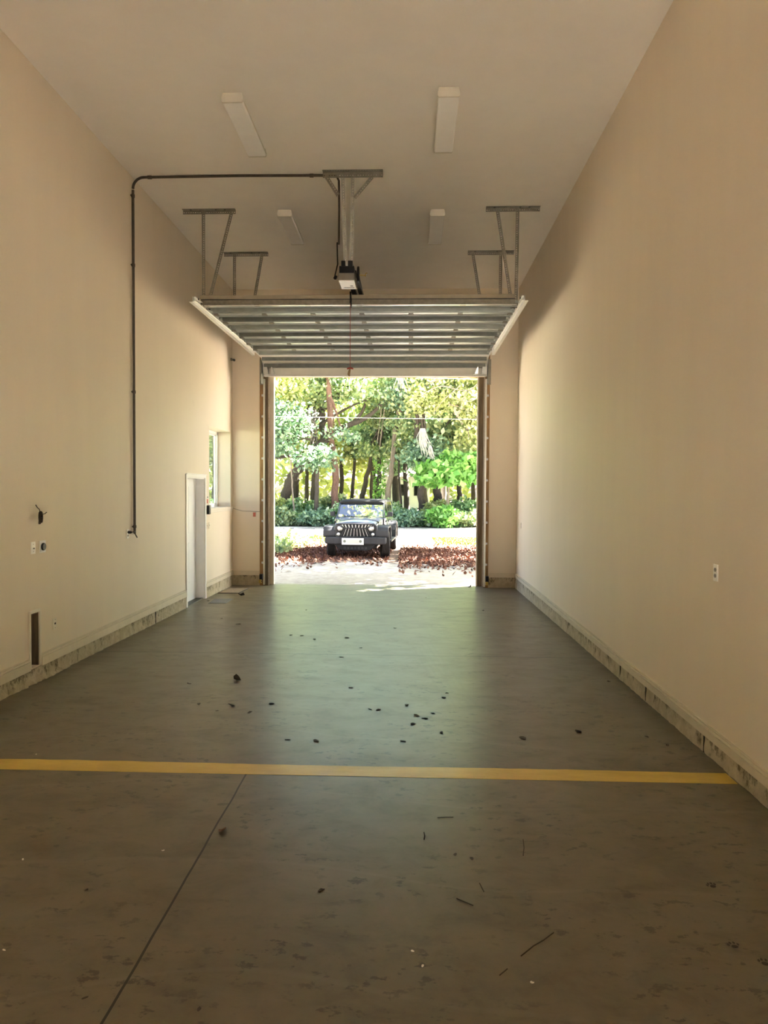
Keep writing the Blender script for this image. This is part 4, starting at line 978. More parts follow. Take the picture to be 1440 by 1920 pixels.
# last section turns down through the bend: two tilted leaves and the bottom panel
P = [(ys[7] + .002, ZD), (14.12, ZD - .02), (14.27, ZD - .13), (14.345, ZD - .31)]
m = MB()
for (ya, za), (yb, zb_) in zip(P, P[1:]):
    d = Vector((0, yb - ya, zb_ - za)).normalized(); n_ = Vector((0, -d.z, d.y)) * .05
    m.hexa([(DX0, ya, za), (DX1, ya, za), (DX1, yb, zb_), (DX0, yb, zb_), (DX0, ya + n_.y, za + n_.z), (DX1, ya + n_.y, za + n_.z), (DX1, yb + n_.y, zb_ + n_.z), (DX0, yb + n_.y, zb_ + n_.z)])
bs = m.build('bottom_section', M['doorback'], door); bs['label'] = 'white bottom section turned down in the bend'
m = MB()
for y, z in ((14.04, ZD - .03), (14.235, ZD - .135)):
    m.box((DX0 + .02, y - .03, z - .045), (DX1 - .02, y + .03, z + .03)); 
m.build('strut', M['strut'], bs)
m = MB(); m.box((DX0, 14.335, ZD - .335), (DX1, 14.40, ZD - .300)); m.build('bottom_seal', M['doorback'], door)
for s_, x in ((-1, DX0), (1, DX1)):
    m = MB(); m.hexa([(x - s_ * .0, 14.24, ZD - .30), (x - s_ * .10, 14.24, ZD - .30), (x - s_ * .10, 14.33, ZD - .30), (x, 14.33, ZD - .30), (x, 14.20, ZD - .17), (x - s_ * .08, 14.20, ZD - .17), (x - s_ * .08, 14.29, ZD - .17), (x, 14.29, ZD - .17)])
    m.box((x - s_ * .17, 14.25, ZD - .315), (x - s_ * .24, 14.33, ZD - .30)); m.hexa([(x - s_ * .16, 14.22, ZD - .30), (x - s_ * .23, 14.22, ZD - .30), (x - s_ * .23, 14.31, ZD - .30), (x - s_ * .16, 14.31, ZD - .30), (x - s_ * .16, 14.2, ZD - .17), (x - s_ * .18, 14.2, ZD - .17), (x - s_ * .18, 14.28, ZD - .17), (x - s_ * .16, 14.28, ZD - .17)])
    m.build('bottom_bracket', M['steel'], door)
m = MB(); m.box((DX0 + .02, 10.08, ZD - .018), (DX1 - .02, 10.12, ZD - .004)); m.build('top_edge', M['track'], door)  # bright strip paints the light catching the door's top edge

# cross bar tying the two rear hangers together, just in front of the door's top edge
cbx = thing('cross_bar', 'long steel cross bar joining both near track hangers at the open door', 'steel bar', (-.78, 10.07, 4.43))
m = MB(); m.box((-2.955, 10.060, 4.428), (1.425, 10.066, 4.493)); m.box((-2.955, 10.066, 4.489), (1.425, 10.10, 4.493)); m.build('web', M['galvdull'], cbx)
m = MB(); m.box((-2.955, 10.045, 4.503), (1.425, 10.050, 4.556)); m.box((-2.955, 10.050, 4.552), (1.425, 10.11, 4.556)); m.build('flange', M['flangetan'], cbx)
m = MB(); m.box((-2.945, 10.050, 4.493), (1.415, 10.064, 4.503)); m.build('gap_strip', M['darkgrey'], cbx)

# ------------------------------------------------------------------ door tracks
def track(s_, x, label, xj):
    root = thing('door_track', label, 'door track', (x, 14.3, 0), kind='thing')
    zc_ = ZD + .02
    R_ = .36; yv = 14.40 - .0
    path = [(x, 9.75, zc_ - .03), (x, 10.6, zc_ - .02), (x, 12.0, zc_), (x, 13.3, zc_ + .01)]
    cyy, czz = yv - R_, zc_ + .01 - R_
    path += [(x, cyy + R_ * math.sin(a), czz + R_ * math.cos(a)) for a in np.linspace(.0, math.pi / 2, 10)]
    vert = [(x, yv, z) for z in (czz - .05, 3.0, 2.0, 1.0, zf(yv) + .02)]
    def chan(pts, name):
        # C channel: web away from the door, lips towards it
        rings = []; pts = [Vector(p) for p in pts]
        for i, p in enumerate(pts):
            d = (pts[min(i + 1, len(pts) - 1)] - pts[max(i - 1, 0)]).normalized(); n_ = Vector((0, -d.z, d.y))
            X = Vector((s_, 0, 0)); w, dp = .058, .030
            prof = [(-dp, -w / 2), (0, -w / 2), (.004, -w / 2 + .01), (.004, w / 2 - .01), (0, w / 2), (-dp, w / 2), (-dp, w / 2 - .012)]
            prof = prof + [(a + (.003 if a < 0 else -.003), b * .86) for a, b in prof[::-1]]
            rings.append([p + X * a + n_ * b for a, b in prof])
        mb = MB(); mb.loft(rings); return mb.build(name, M['track'], root)
    h = chan(path, 'horizontal_rail'); v = chan(vert, 'vertical_rail')
    # stiffening angle along the horizontal rail
    m = MB(); m.box((x - s_ * .0 + s_ * .006, 9.72, zc_ - .075), (x + s_ * .010, 13.6, zc_ - .005)); m.box((x + s_ * .006, 9.72, zc_ - .079), (x + s_ * .055, 13.6, zc_ - .073)); m.build('rail_angle', M['track'], root)
    z = .35
    while z < 4.0:
        m = MB(); m.box((x + s_ * .004, yv - .03, z), (x + s_ * .012, 14.40, z + .05)); m.box((x + s_ * .012, 14.396, z + .005), (x + s_ * .042, 14.402, z + .045)); m.lathe([(.010, 0), (.010, .008), (0, .009)], (x + s_ * .028, 14.396, z + .025), (0, -1, 0), 8)
        m.build('jamb_bracket', M['steel'], root); z += .42
    # slotted angle flag bracket at the bend
    m = MB(); m.box((x + s_ * .006, 14.2, 3.95), (x + s_ * .014, 14.40, 4.45)); m.box((x + s_ * .006, 14.392, 3.95), (x + s_ * .08, 14.402, 4.45)); m.build('flag_bracket', M['galvdull'], root)
    # bolt heads dotted along the inside of the rail
    for y in np.arange(9.85, 13.4, .55):
        m = MB(); m.lathe([(.014, 0), (.014, .008), (0, .012)], (x - s_ * .03, y, zc_ - .01), (-s_, 0, 0), 8); m.build('bolt', M['darkgrey'], root)
    return root
track(-1, -2.955, 'bright steel door track on the side with the window', -3.0)
track(1, 1.497, 'bright steel door track on the plain wall side', 1.53)

# ------------------------------------------------------------------ slotted steel hangers
def angle_bar(mb, p0, p1, w, side, other):
    """L-section: two slotted legs from the shared edge"""
    mb.slotted(p0, p1, w, side); mb.slotted(p0, p1, w, other)
    return mb
def hanger(label, y, bar_x, posts, zb, group='track hangers'):
    root = thing('track_hanger', label, 'track hanger', (bar_x[0], y, ZC), group)
    m = MB(); angle_bar(m, (bar_x[0], y, ZC - .003), (bar_x[1], y, ZC - .003), .055, (0, 0, -1), (0, -1, 0)); m.build('ceiling_angle', M['galvdull'], root, solid=.004, recalc=False)
    for k, (xt, xb) in enumerate(posts):
        m = MB(); p0, p1 = (xt, y - .006, ZC - .03), (xb, y - .006, zb)
        sx = 1 if bar_x[0] < -1 else -1
        angle_bar(m, p0, p1, .048, (sx, 0, 0), (0, .9, .1)); m.build('post' if k == 0 else 'brace', M['galvdull'], root, solid=.004, recalc=False)
    for x in (bar_x[0] + .12, bar_x[1] - .15, (bar_x[0] + bar_x[1]) / 2 + .1):
        m = MB(); m.lathe([(.014, 0), (.014, .008), (0, .010)], (x, y - .03, ZC - .006), (0, 0, -1), 8); m.build('lag_screw', M['darkgrey'], root)
    return root
hanger('nearer slotted steel hanger over the track beside the conduit wall', 10.36, (-3.293, -2.53), [(-3.02, -3.02), (-2.61, -2.97)], 4.44)
hanger('farther slotted steel hanger over the track beside the conduit wall', 12.23, (-3.187, -2.432), [(-3.03, -3.03), (-2.56, -2.80)], 4.46)
hanger('nearer slotted steel hanger over the track by the plain wall', 10.36, (1.039, 1.799), [(1.51, 1.50), (1.225, 1.45)], 4.44)
hanger('farther slotted steel hanger over the track by the plain wall', 12.23, (.933, 1.70), [(1.505, 1.505), (1.04, 1.27)], 4.46)

# ------------------------------------------------------------------ opener, its hanger, rail, cord
oh = thing('opener_hanger', 'slotted steel frame hanging the door opener from the ceiling', 'opener hanger', (-.8, 9.2, ZC))
m = MB(); angle_bar(m, (-1.13, 9.17, ZC - .003), (-.372, 9.17, ZC - .003), .068, (0, 0, -1), (0, -1, 0)); m.build('ceiling_angle', M['galvdull'], oh, solid=.004, recalc=False)
for n_, a, b in (('post', (-.905, 9.17, ZC - .03), (-.868, 9.25, 4.70)), ('post', (-.775, 9.17, ZC - .03), (-.795, 9.25, 4.70)), ('brace', (-1.115, 9.175, ZC - .05), (-.955, 9.18, 5.56)), ('brace', (-.525, 9.175, ZC - .05), (-.745, 9.18, 5.55))):
    m = MB(); angle_bar(m, a, b, .045, (1, 0, 0), (0, .9, .1)); m.build(n_, M['galv'] if n_ == 'post' else M['galvdull'], oh, solid=.004, recalc=False)
op = thing('door_opener', 'ceiling hung garage door opener with white lens underneath', 'door opener', (-.83, 9.4, 4.52))
m = MB(); m.box((-.937, 9.20, 4.516), (-.728, 9.60, 4.605)); m.build('housing', M['opener'], op, bevel=.008)
m = MB(); m.box((-.930, 9.207, 4.506), (-.735, 9.593, 4.517)); ln = m.build('lens', M['lens'], op, bevel=.004); ln['label'] = 'white lens cover'
m = MB(); m.box((-.885, 9.505, 4.5045), (-.75, 9.515, 4.5065)); m.box((-.90, 9.525, 4.5045), (-.76, 9.535, 4.5065)); m.box((-.80, 9.42, 4.5045), (-.765, 9.46, 4.5065)); m.build('lens_mark', M['plategap'], ln)
m = MB(); m.box((-.925, 9.225, 4.605), (-.735, 9.58, 4.70)); m.box((-.90, 9.215, 4.69), (-.848, 9.45, 4.765)); m.box((-.815, 9.215, 4.69), (-.755, 9.45, 4.765)); m.build('motor_frame', M['black'], op, bevel=.006)
m = MB(); m.box((-.843, 9.24, 4.70), (-.82, 9.25, 4.76)); m.build('label_plate', M['platewhite'], op)
m = MB(); m.lathe([(.02, -.015), (.095, -.012), (.098, 0), (.095, .012), (.02, .015)], (-.69, 9.35, 4.63), (1, 0, 0), 28); m.build('sprocket', M['black'], op, smooth=True)
m = MB(); m.tube([(-.70, 9.35, 4.62), (-.60, 9.35, 4.615)], .008, 8); m.tube([(-.60, 9.35, 4.60), (-.595, 9.35, 4.64), (-.575, 9.35, 4.645)], .007, 8); m.build('release_lever', M['brass'], op)
m = MB(); m.tube([(-.955, 9.24, 5.0), (-.945, 9.22, 4.72), (-.965, 9.2, 4.62), (-.985, 9.2, 4.54)], .008, 8); m.lathe([(.0, 0), (.022, .01), (.018, .05), (0, .06)], (-.985, 9.2, 4.52), (.5, 0, 1), 10); m.build('power_lead', M['black'], op)
rl = thing('opener_rail', 'black opener rail running from the opener towards the opening', 'opener rail', (-.76, 9.6, 4.58))
m = MB(); m.box((-.835, 9.55, 4.585), (-.775, 14.35, 4.645)); m.build('beam', M['black'], rl)
m = MB(); m.tube([(-.735, 9.45, 4.70), (-.735, 14.3, 4.66)], .011, 6); m.tube([(-.735, 9.45, 4.60), (-.735, 14.3, 4.61)], .011, 6); m.box((-.725, 9.55, 4.60), (-.69, 14.3, 4.66)); m.build('chain_guide', M['black'], rl)
m = MB(); m.box((-.765, 9.55, 4.588), (-.755, 14.3, 4.60)); m.build('rail_lip', M['steel'], rl)
cr_ = thing('release_cord', 'thin red emergency release cord with red handle hanging below the door', 'pull cord', (-.848, 10.05, 4.58))
m = MB(); m.tube([(-.85, 10.05, 4.60), (-.845, 10.05, 4.50), (-.838, 10.05, 4.38)], [.012, .016, .006], 8); m.box((-.858, 10.035, 4.44), (-.835, 10.06, 4.47)); m.build('trolley_arm', M['black'], cr_)
m = MB(); m.tube([(-.85, 10.05, 4.5), (-.852, 10.05, 4.0), (-.850, 10.05, 3.54)], .004, 6); m.build('cord', M['red'], cr_)
m = MB(); m.tube([(-.893, 10.05, 3.533), (-.87, 10.05, 3.545), (-.83, 10.05, 3.545), (-.807, 10.05, 3.533)], [.009, .013, .013, .009], 8); m.build('handle', M['red'], cr_)
m = MB(); m.tube([(-.85, 10.05, 3.54), (-.862, 10.05, 3.50), (-.870, 10.05, 3.46), (-.858, 10.05, 3.432)], [.008, .016, .018, .010], 8); m.build('tag', M['ropetan'], cr_)

# ------------------------------------------------------------------ conduit from the wall socket over the ceiling to the opener
cn = thing('conduit', 'brown electrical conduit running up the wall and across the ceiling', 'conduit', (XL + .03, 9.22, 1.3))
yc = 9.215; rc = .0165; zc2 = ZC - .022; xw = XL + .024
arc = [(xw + .14 - .14 * math.cos(a), yc, zc2 - .14 + .14 * math.sin(a)) for a in np.linspace(0, math.pi / 2, 9)]
m = MB(); m.tube([(xw, yc, 1.27), (xw, yc, 3.5), (xw, yc, zc2 - .16)], rc, 12); m.build('wall_pipe', M['conduit'], cn, smooth=True)
m = MB(); m.tube(arc, rc, 12); m.build('elbow', M['conduit'], cn, smooth=True)
m = MB(); m.tube([(xw + .14, yc, zc2), (-2.2, yc - .005, zc2 + .006), (-1.0, yc, zc2)], rc, 12); m.build('ceiling_pipe', M['conduit'], cn, smooth=True)
m = MB(); m.tube([(-1.02, yc, zc2), (-.96, yc + .01, zc2 - .01), (-.935, yc + .02, zc2 - .06), (-.93, yc + .03, 5.4), (-.935, yc + .04, 4.98)], rc * .85, 10); m.build('drop_pipe', M['conduit'], cn, smooth=True)
for z in (5.60, 4.72, 3.1, 1.36):
    m = MB(); m.tube([(xw, yc, z - .018), (xw, yc, z + .018)], rc + .006, 12); m.box((XL, yc - .03, z - .008), (XL + .008, yc + .03, z + .008)); m.build('strap', M['conduit'], cn)
for x in (-3.36, -1.28):
    m = MB(); m.tube([(x - .025, yc, zc2), (x + .025, yc, zc2)], rc + .006, 12); m.build('coupling', M['conduit'], cn)
m = MB(); m.tube([(xw, yc, 1.275), (xw + .005, yc + .02, 1.25), (xw + .012, yc + .05, 1.215)], .008, 8); m.build('cable_end', M['brown'], cn)

# ------------------------------------------------------------------ ceiling lights
def light(label, x0, x1, y0, y1):
    root = thing('ceiling_light', label, 'ceiling light', ((x0 + x1) / 2, (y0 + y1) / 2, ZC), 'wraparound ceiling lights')
    ze = ZC - .1; c = .018
    m = MB(); m.hexa([(x0 + .004, y0 + .025, ze + .01), (x1 - .004, y0 + .025, ze + .01), (x1 - .004, y1 - .025, ze + .01), (x0 + .004, y1 - .025, ze + .01), (x0 + .02, y0 + .025, ZC - .005), (x1 - .02, y0 + .025, ZC - .005), (x1 - .02, y1 - .025, ZC - .005), (x0 + .02, y1 - .025, ZC - .005)]); m.box((x0 + .025, y0 + .02, ZC - .04), (x1 - .025, y1 - .02, ZC - .001)); m.build('housing', M['fixture'], root)
    m = MB(); m.prism([(x0 + .005, ze + .035), (x0, ze + .012), (x0 + .010, ze), (x1 - .010, ze), (x1, ze + .012), (x1 - .005, ze + .035)], 'y', y0 + .02, y1 - .02); m.build('diffuser', M['diffuser'], root, bevel=.003)
    for y in (y0, y1 - .022):
        m = MB(); m.prism([(x0 - .004, ze + .04), (x0 - .004, ze + .01), (x0 + .006, ze - .004), (x1 - .006, ze - .004), (x1 + .004, ze + .01), (x1 + .004, ze + .04), (x1 - .01, ZC - .01), (x0 + .01, ZC - .01)], 'y', y, y + .022); m.build('end_cap', M['fixture'], root, bevel=.002)
    return root
light('long white ceiling light near the camera, over the conduit side', -1.930, -1.718, 7.315, 8.525)
light('long white ceiling light near the camera, over the plain wall side', .246, .460, 7.268, 8.478)
light('shadowed ceiling light above the door, between track hangers and opener post', -1.928, -1.722, 10.345, 11.555)
light('shadowed ceiling light above the door, nearer the plain wall', .255, .462, 10.375, 11.585)

# ------------------------------------------------------------------ wall plates (x = wall face, s = into the room)
def plate(name, label, cat, x, s, y, z, w=.072, h=.116, mat='plate'):
    root = thing(name, label, cat, (x, y, z))
    m = MB(); m.box((x + s * .0005, y - w / 2, z - h / 2), (x + s * .007, y + w / 2, z + h / 2)); m.build('cover_plate', M[mat], root, bevel=.002)
    return root
def sockets(root, x, s, y, z, mat='plategap'):
    for dz in (-.0205, .0205):
        m = MB(); m.prism([(y + .0165 * math.cos(a) , z + dz + .0145 * math.sin(a)) for a in np.linspace(0, 2 * math.pi, 17)[:-1]], 'x', x + s * .006, x + s * .0095); so = m.build('socket', M[mat], root)
        m = MB()
        for yy in (-.006, .006): m.box((x + s * .0093, y + yy - .001, z + dz - .003), (x + s * .0098, y + yy + .001, z + dz + .005))
        m.build('slot', M['black'], so)
r = plate('wall_outlet', 'white outlet plate with two dark sockets on the plain wall, nearest the camera', 'outlet', XR, -1, 5.043, 1.292); sockets(r, XR, -1, 5.043, 1.292)
r = plate('wall_outlet', 'small outlet plate on the plain wall close to the big opening', 'outlet', XR, -1, 13.83, 1.19, .07, .115, 'trimtan'); sockets(r, XR, -1, 13.83, 1.19, 'trimtan')
r = plate('wall_outlet', 'outlet below the conduit with a plug in its upper socket', 'outlet', XL, 1, 9.035, 1.275); sockets(r, XL, 1, 9.035, 1.275)
pg = thing('power_plug', 'dark plug and short lead in the outlet under the conduit', 'plug', (XL + .01, 9.035, 1.297))
m = MB(); m.lathe([(.018, 0), (.018, .03), (.012, .045), (.006, .05)], (XL + .010, 9.035, 1.297), (1, 0, 0), 12); m.build('plug_body', M['black'], pg, smooth=True)
m = MB(); m.tube([(XL + .055, 9.036, 1.297), (XL + .075, 9.06, 1.30), (XL + .07, 9.12, 1.30), (XL + .045, 9.18, 1.29), (XL + .04, 9.20, 1.28)], .006, 8); m.build('lead', M['brown'], pg)
r = plate('jack_plate', 'low ivory jack plate beside the small wall hatch', 'wall plate', XL, 1, 7.137, .48, .075, .118, 'cream')
m = MB(); m.box((XL + .0065, 7.125, .472), (XL + .010, 7.149, .490)); m.build('jack', M['black'], r)
m = MB()
for dz in (-.042, .042): m.lathe([(.004, 0), (.004, .002), (0, .003)], (XL + .007, 7.137, .48 + dz), (1, 0, 0), 8)
m.build('screw', M['plategap'], r)
r = plate('light_switch', 'ivory switch plate beside the black round receptacle', 'light switch', XL, 1, 6.732, 1.281, .078, .116)
m = MB(); m.box((XL + .006, 6.727, 1.270), (XL + .018, 6.737, 1.282)); m.build('toggle', M['plategap'], r)
m = MB()
for dz in (-.035, .035): m.lathe([(.004, 0), (.004, .002), (0, .003)], (XL + .007, 6.732, 1.281 + dz), (1, 0, 0), 8)
m.build('screw', M['plategap'], r)
r = plate('power_receptacle', 'white plate with a large black round receptacle', 'outlet', XL, 1, 6.910, 1.280, .110, .118, 'white')
m = MB(); m.lathe([(.037, 0), (.037, .012), (.032, .018), (0, .018)], (XL + .006, 6.910, 1.279), (1, 0, 0), 24); rb = m.build('receptacle', M['black'], r)
m = MB(); m.box((XL + .0238, 6.895, 1.285), (XL + .0244, 6.899, 1.300)); m.box((XL + .0238, 6.920, 1.285), (XL + .0244, 6.924, 1.300)); m.box((XL + .0238, 6.905, 1.262), (XL + .0244, 6.915, 1.268)); m.build('slot', M['darkgrey'], rb)
# coiled cable hanging from its hole
cc = thing('cable_coil', 'small coil of brown cable hanging out of the wall', 'cable', (XL + .02, 6.80, 1.60))
rr_ = random.Random(4)
pts = [(XL + .002, 6.79, 1.690), (XL + .02, 6.785, 1.665), (XL + .03, 6.80, 1.65), (XL + .03, 6.82, 1.622)]
for k in range(6):
    w = .020 + rr_.uniform(-.004, .006); dx = .028 + k * .004; sh = -.02 if k in (2, 4) else 0
    for a in np.linspace(0, 2 * math.pi, 12)[:-1]:
        pts.append((XL + dx, 6.812 + w * math.sin(a) + sh * max(0, -math.cos(a)) * 1.4 + (.0), 1.572 + .055 * math.cos(a) - (.012 if sh else 0)))
pts += [(XL + .05, 6.83, 1.60), (XL + .055, 6.86, 1.603), (XL + .06, 6.885, 1.618)]
m = MB(); m.tube(pts, .0042, 6); m.build('coil', M['brown'], cc, smooth=True)
m = MB(); m.lathe([(.020, -.006), (.022, 0), (.020, .006)], (XL + .038, 6.812, 1.575), (0, .2, 1), 14); m.build('tie', M['black'], cc)

# low framed hatch in the left wall
ht = thing('wall_hatch', 'low narrow framed hatch cut into the wall just above the kerb', 'wall hatch', (XL, 6.75, .135))
a0, a1, b0, b1 = NICHE
m = MB()
m.box((XL, a0 - .028, b0), (XL + .012, a0, b1 + .03)); m.box((XL, a1, b0 - .0), (XL + .012, a1 + .026, b1 + .03)); m.box((XL, a0, b1), (XL + .012, a1, b1 + .03)); m.build('frame', M['cream'], ht, bevel=.002)
m = MB(); m.box((XL - .19, a0, b0), (XL - .165, a1, b1)); m.build('back_board', M['woodgrey'], ht)
m = MB(); m.box((XL - .165, a1 - .014, b0), (XL - .004, a1 - .001, b1)); m.box((XL - .165, a0 + .001, b0), (XL - .004, a0 + .014, b1)); m.box((XL - .165, a0 + .014, b1 - .014), (XL - .004, a1 - .014, b1 - .001)); m.build('liner', M['woodgrey'], ht)

# ------------------------------------------------------------------ door corner: controls, sticker, sensor, tag, wire
kp = thing('door_control', 'black wall control box between the small door and window', 'door control', (XL, 12.655, 1.48))
m = MB(); m.box((XL + .001, 12.60, 1.405), (XL + .045, 12.71, 1.565)); m.build('box', M['black'], kp, bevel=.006)
m = MB(); m.box((XL + .045, 12.625, 1.50), (XL + .050, 12.685, 1.54)); m.box((XL + .045, 12.635, 1.44), (XL + .050, 12.675, 1.47)); m.build('button', M['darkgrey'], kp)
st = thing('warning_sticker', 'faded red and white sticker above the black control box', 'sticker', (XL, 12.66, 1.66))
m = MB(); m.box((XL + .0005, 12.60, 1.595), (XL + .002, 12.70, 1.725)); m.build('sheet', M['cream'], st)
m = MB(); m.box((XL + .002, 12.605, 1.60), (XL + .0026, 12.695, 1.675)); m.build('print', M['redpale'], st)
m = MB(); m.box((XL + .002, 12.64, 1.695), (XL + .0026, 12.69, 1.72)); m.build('heading', M['black'], st)
for y, lb in ((12.60, 'tan wall switch plate under the black control box, nearer the small door'), (12.74, 'tan wall switch plate under the black control box, nearer the window')):
    r = plate('light_switch', lb, 'light switch', XL, 1, y, 1.20, .07, .115, 'trimtan')
    m = MB(); m.box((XL + .006, y - .005, 1.195), (XL + .018, y + .005, 1.215)); m.build('toggle', M['cream'], r)
se = thing('wall_sensor', 'small grey sensor high in the corner above the window', 'sensor', (XL, 14.32, 4.44))
m = MB(); m.lathe([(.03, 0), (.03, .03), (.012, .035), (.012, .06)], (XL, 14.32, 4.44), (1, 0, 0), 14); m.build('mount', M['plategap'], se)
m = MB(); m.lathe([(.0, -.03), (.022, -.025), (.026, .03), (.02, .045), (0, .046)], (XL + .06, 14.32, 4.43), (.5, -.8, -.3), 14); m.build('head', M['darkgrey'], se)
rt_ = tag(MB().box((-3.178, YF - .004, 1.30), (-3.125, YF - .0005, 1.385)).build('red_tag', M['redpale']), 'small red tag stuck on the wall beside the lumber post', 'tag')
m = MB(); m.tube([(XL + .01, YF - .008, 1.468), (-3.4, YF - .007, 1.415), (-3.2, YF - .007, 1.408), (-3.04, YF - .008, 1.402)], .0045, 6)
tag(m.build('low_voltage_wire', M['plategap']), 'thin grey wire strung from the window corner to the lumber post', 'wire')
for s_, x, lb in ((1, -2.985, 'yellow safety beam sensor at the track foot on the window side'), (-1, 1.53, 'yellow safety beam sensor at the track foot on the plain wall side')):
    z0 = zf(14.3)
    r = thing('beam_sensor', lb, 'sensor', (x, 14.3, z0 + .1))
    m = MB(); m.box((x - .03, 14.28, z0 + .12), (x + .03, 14.40, z0 + .24)); m.build('bracket', M['black'], r, bevel=.004)
    m = MB(); m.box((x - .035, 14.24, z0 + .07), (x + .015, 14.30, z0 + .135)); m.build('body', M['brass'], r, bevel=.004)
    m = MB(); m.lathe([(.014, 0), (.012, .01), (0, .012)], (x + s_ * .015, 14.27, z0 + .10), (s_, 0, 0), 12); m.build('eye', M['black'], r)

# ------------------------------------------------------------------ on the floor
rr_ = random.Random(12)
top = []; bot = []
for i in range(61):
    x = XL + .02 + (XR - .03 - XL - .02) * i / 60
    y1 = 4.766 + rr_.uniform(-.004, .004) + .006 * math.sin(x * 2.1); y0 = 4.590 + rr_.uniform(-.001, .001)
    top.append((x, y1)); bot.append((x, y0))
m = MB()
for i in range(60):
    (xa, ya), (xb, yb), (xc, yc_), (xd, yd) = bot[i], bot[i + 1], top[i + 1], top[i]
    m.add([(xa, ya, .0015), (xb, yb, .0015), (xc, yc_, .0015), (xd, yd, .0015), (xa, ya, -.001), (xb, yb, -.001), (xc, yc_, -.001), (xd, yd, -.001)], [(0, 1, 2, 3), (0, 4, 5, 1), (3, 2, 6, 7)])
tag(m.build('floor_stripe', M['yellow']), 'yellow painted stripe running across the whole floor', 'floor stripe')
def mat_obj(name, label, pts, mat, th, edge):
    root = thing(name, label, 'floor mat', (pts[0][0], pts[0][1], zf(pts[0][1])))
    c = Vector((sum(p[0] for p in pts) / 4, sum(p[1] for p in pts) / 4))
    ring = lambda k, dz: [(c.x + (x - c.x) * k, c.y + (y - c.y) * k, zf(c.y + (y - c.y) * k) + dz) for x, y in pts]
    m = MB(); m.hexa(ring(1, .0005) + ring(1, th)); m.build('mat_base', edge, root)
    m = MB(); m.hexa(ring(.92, th - .001) + ring(.90, th + .003)); m.build('mat_field', mat, root)
    return root
mat_obj('door_mat', 'worn brown door mat lying in the corner beside the opening', [(-3.56, 13.16), (-3.16, 13.18), (-3.14, 13.90), (-3.52, 13.88)], M['matbrown'], .010, M['matedge'])
mat_obj('rubber_mat', 'small grey square mat on the floor before the small door', [(-3.38, 11.92), (-3.08, 11.93), (-3.09, 12.46), (-3.41, 12.44)], M['matgrey'], .004, M['matgrey'])

def leaf_bit(name, label, x, y, s, mat, seed, group=None, h=.25, cat='leaf'):
    r = random.Random(seed); a = r.uniform(0, 6.28); n = 7; pts = []
    for k in range(n):
        t = 2 * math.pi * k / n; q = s * r.uniform(.55, 1.1)
        px, py = q * math.cos(t) * 1.0, q * math.sin(t) * .55
        pts.append((px * math.cos(a) - py * math.sin(a), px * math.sin(a) + py * math.cos(a), s * h * r.uniform(.1, 1.0)))
    mb = MB(); mb.add([(0, 0, s * h * .25)] + pts, [(0, 1 + k, 1 + (k + 1) % n) for k in range(n)])
    mb.add([(0, 0, 0)] + [(p[0], p[1], max(0, p[2] - .004)) for p in pts], [(0, 1 + (k + 1) % n, 1 + k) for k in range(n)])
    o = mb.build(name, mat, recalc=False); o.location = (x, y, zf(y) + .001)
    return tag(o, label, cat, group)
LEAF = [(-2.77, 10.44), (-2.4, 9.98), (-1.54, 9.25), (-1.39, 9.21), (-1.2, 8.99), (-0.8, 9.12), (-0.58, 8.52), (-0.76, 8.01), (-1.82, 6.12), (-1.61, 5.93), (-2.11, 6.78), (-1.19, 6.16), (-0.33, 6.05), (-0.26, 6.04), (-0.55, 6.72), (-0.9, 5.25), (-0.68, 5.23), (-0.04, 5.26), (-1.64, 11.32), (-1.33, 5.9), (1.17, 11.47), (0.29, 12.86), (-0.2, 9.84), (0.31, 6.44), (0.35, 6.59), (-0.02, 6.19), (0.13, 5.82), (0.2, 5.96), (0.06, 5.89), (0.03, 5.67), (0.25, 5.47), (0.85, 5.38), (1.8, 5.46), (1.89, 5.28), (1.31, 5.55), (1.96, 7.1), (-1.48, 3.21), (-0.4, 3.26), (-0.74, 2.48), (-1.17, 2.52), (0.32, 3.58), (0.24, 3.62)]
for i, (x, y) in enumerate(LEAF):
    s = (.013 if y < 4 else .024) * (1 + .5 * ((i * 5) % 3) / 2)
    if y > 9: s *= 1.35
    leaf_bit('leaf_fragment', 'small dark dry leaf crumb lying on the bare concrete', x, y, s, M['leafdry'], 200 + i, 'dark leaf crumbs on the concrete')
leaf_bit('dry_leaf', 'curled dark dry leaf in front of the cross joint, beyond the black bark chip', -1.685, 6.928, .05, M['leafdry'], 301, h=1.3)
leaf_bit('bark_chip', 'blackish block of bark halfway between yellow stripe and cross joint', -1.523, 6.075, .045, M['leafdry'], 302, h=.5, cat='bark')
leaf_bit('dry_leaf', 'curled dark leaf lying between the two floor mats', -3.052, 12.879, .06, M['leafdry'], 303, h=1.0)
leaf_bit('dry_leaf', 'leaf heap on the sill at the foot of the opening', 1.205, 14.47, .07, M['leafdry'], 304, h=.8)
leaf_bit('brown_leaf', 'rusty brown leaf beside the long floor joint, just before the stripe', -1.007, 3.805, .034, M['leafbrown'], 305, h=.5)
leaf_bit('dry_leaf', 'flat dark leaf on the threshold before the small white door', -3.45, 12.17, .04, M['leafdry'], 306)
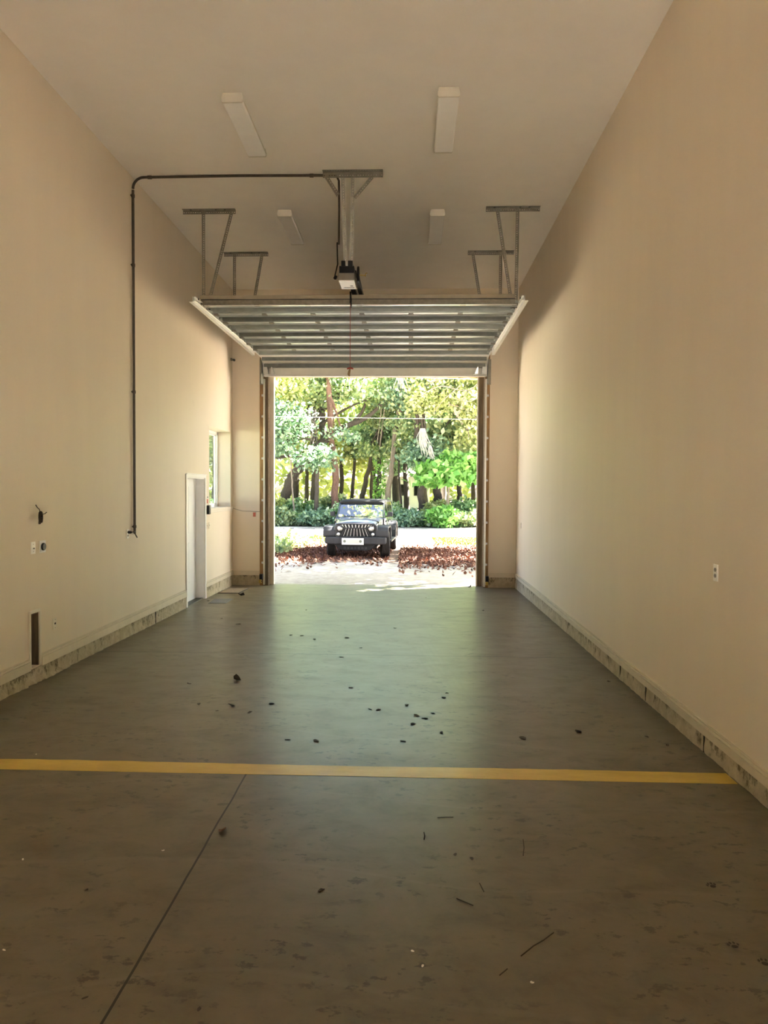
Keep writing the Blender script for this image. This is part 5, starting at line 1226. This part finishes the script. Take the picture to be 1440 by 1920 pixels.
for i, (x, y) in enumerate([(-1.613, 2.77), (-1.917, 3.464), (-2.589, 4.86), (-1.255, 3.586), (.021, 2.838), (.059, 2.748), (.47, 2.673)]):
    leaf_bit('paint_chip', 'tiny white chip lying on the bare concrete', x, y, .009, M['chip'], 330 + i, 'white chips on the concrete', h=.5, cat='chip')
def twig(pts, r, label, bark='twig'):
    mb = MB(); mb.tube([(x, y, zf(y) + r + .001) for x, y in pts], r, 6)
    tag(mb.build('twig', M[bark]), label, 'twig')
twig([(.451, 2.824), (.511, 2.89), (.56, 2.93), (.611, 2.983)], .0025, 'longest bent dark twig on the foreground concrete')
twig([(.221, 3.217), (.291, 3.165)], .0025, 'short straight dark twig slanting away from the stripe')
twig([(.337, 3.35), (.35, 3.279)], .0022, 'tiny dark twig beyond the short straight twig')
twig([(.352, 2.706), (.386, 2.744)], .0025, 'small dark twig lying nearest the camera')
twig([(.609, 3.788), (.60, 3.70), (.583, 3.619)], .0022, 'curved dark twig lying just in front of the stripe')
twig([(.085, 3.84), (.088, 3.80), (.084, 3.763)], .003, 'stubby dark twig just in front of the stripe middle')
twig([(.164, 4.021), (.21, 4.03), (.255, 4.032)], .002, 'thin dark twig lying parallel to the stripe')
def paw(x, y, label, rot):
    mb = MB(); c, s = math.cos(rot), math.sin(rot)
    def disc(dx, dy, rx, ry):
        mb.prism([(x + (dx + rx * math.cos(t)) * c - (dy + ry * math.sin(t)) * s, y + (dx + rx * math.cos(t)) * s + (dy + ry * math.sin(t)) * c) for t in np.linspace(0, 2 * math.pi, 11)[:-1]], 'z', -.001, .0012)
    disc(0, 0, .014, .011)
    for dx, dy in ((-.020, .014), (-.008, .024), (.008, .024), (.020, .014)): disc(dx, dy, .005, .008)
    tag(mb.build('paw_print', M['paw']), label, 'paw print')
paw(1.431, 3.379, 'muddy paw print, farthest of the three near the plain wall', .3)
paw(1.332, 2.927, 'muddy paw print, middle one of the three near the plain wall', .1)
paw(1.404, 2.825, 'muddy paw print, nearest the camera at the picture edge', -.2)
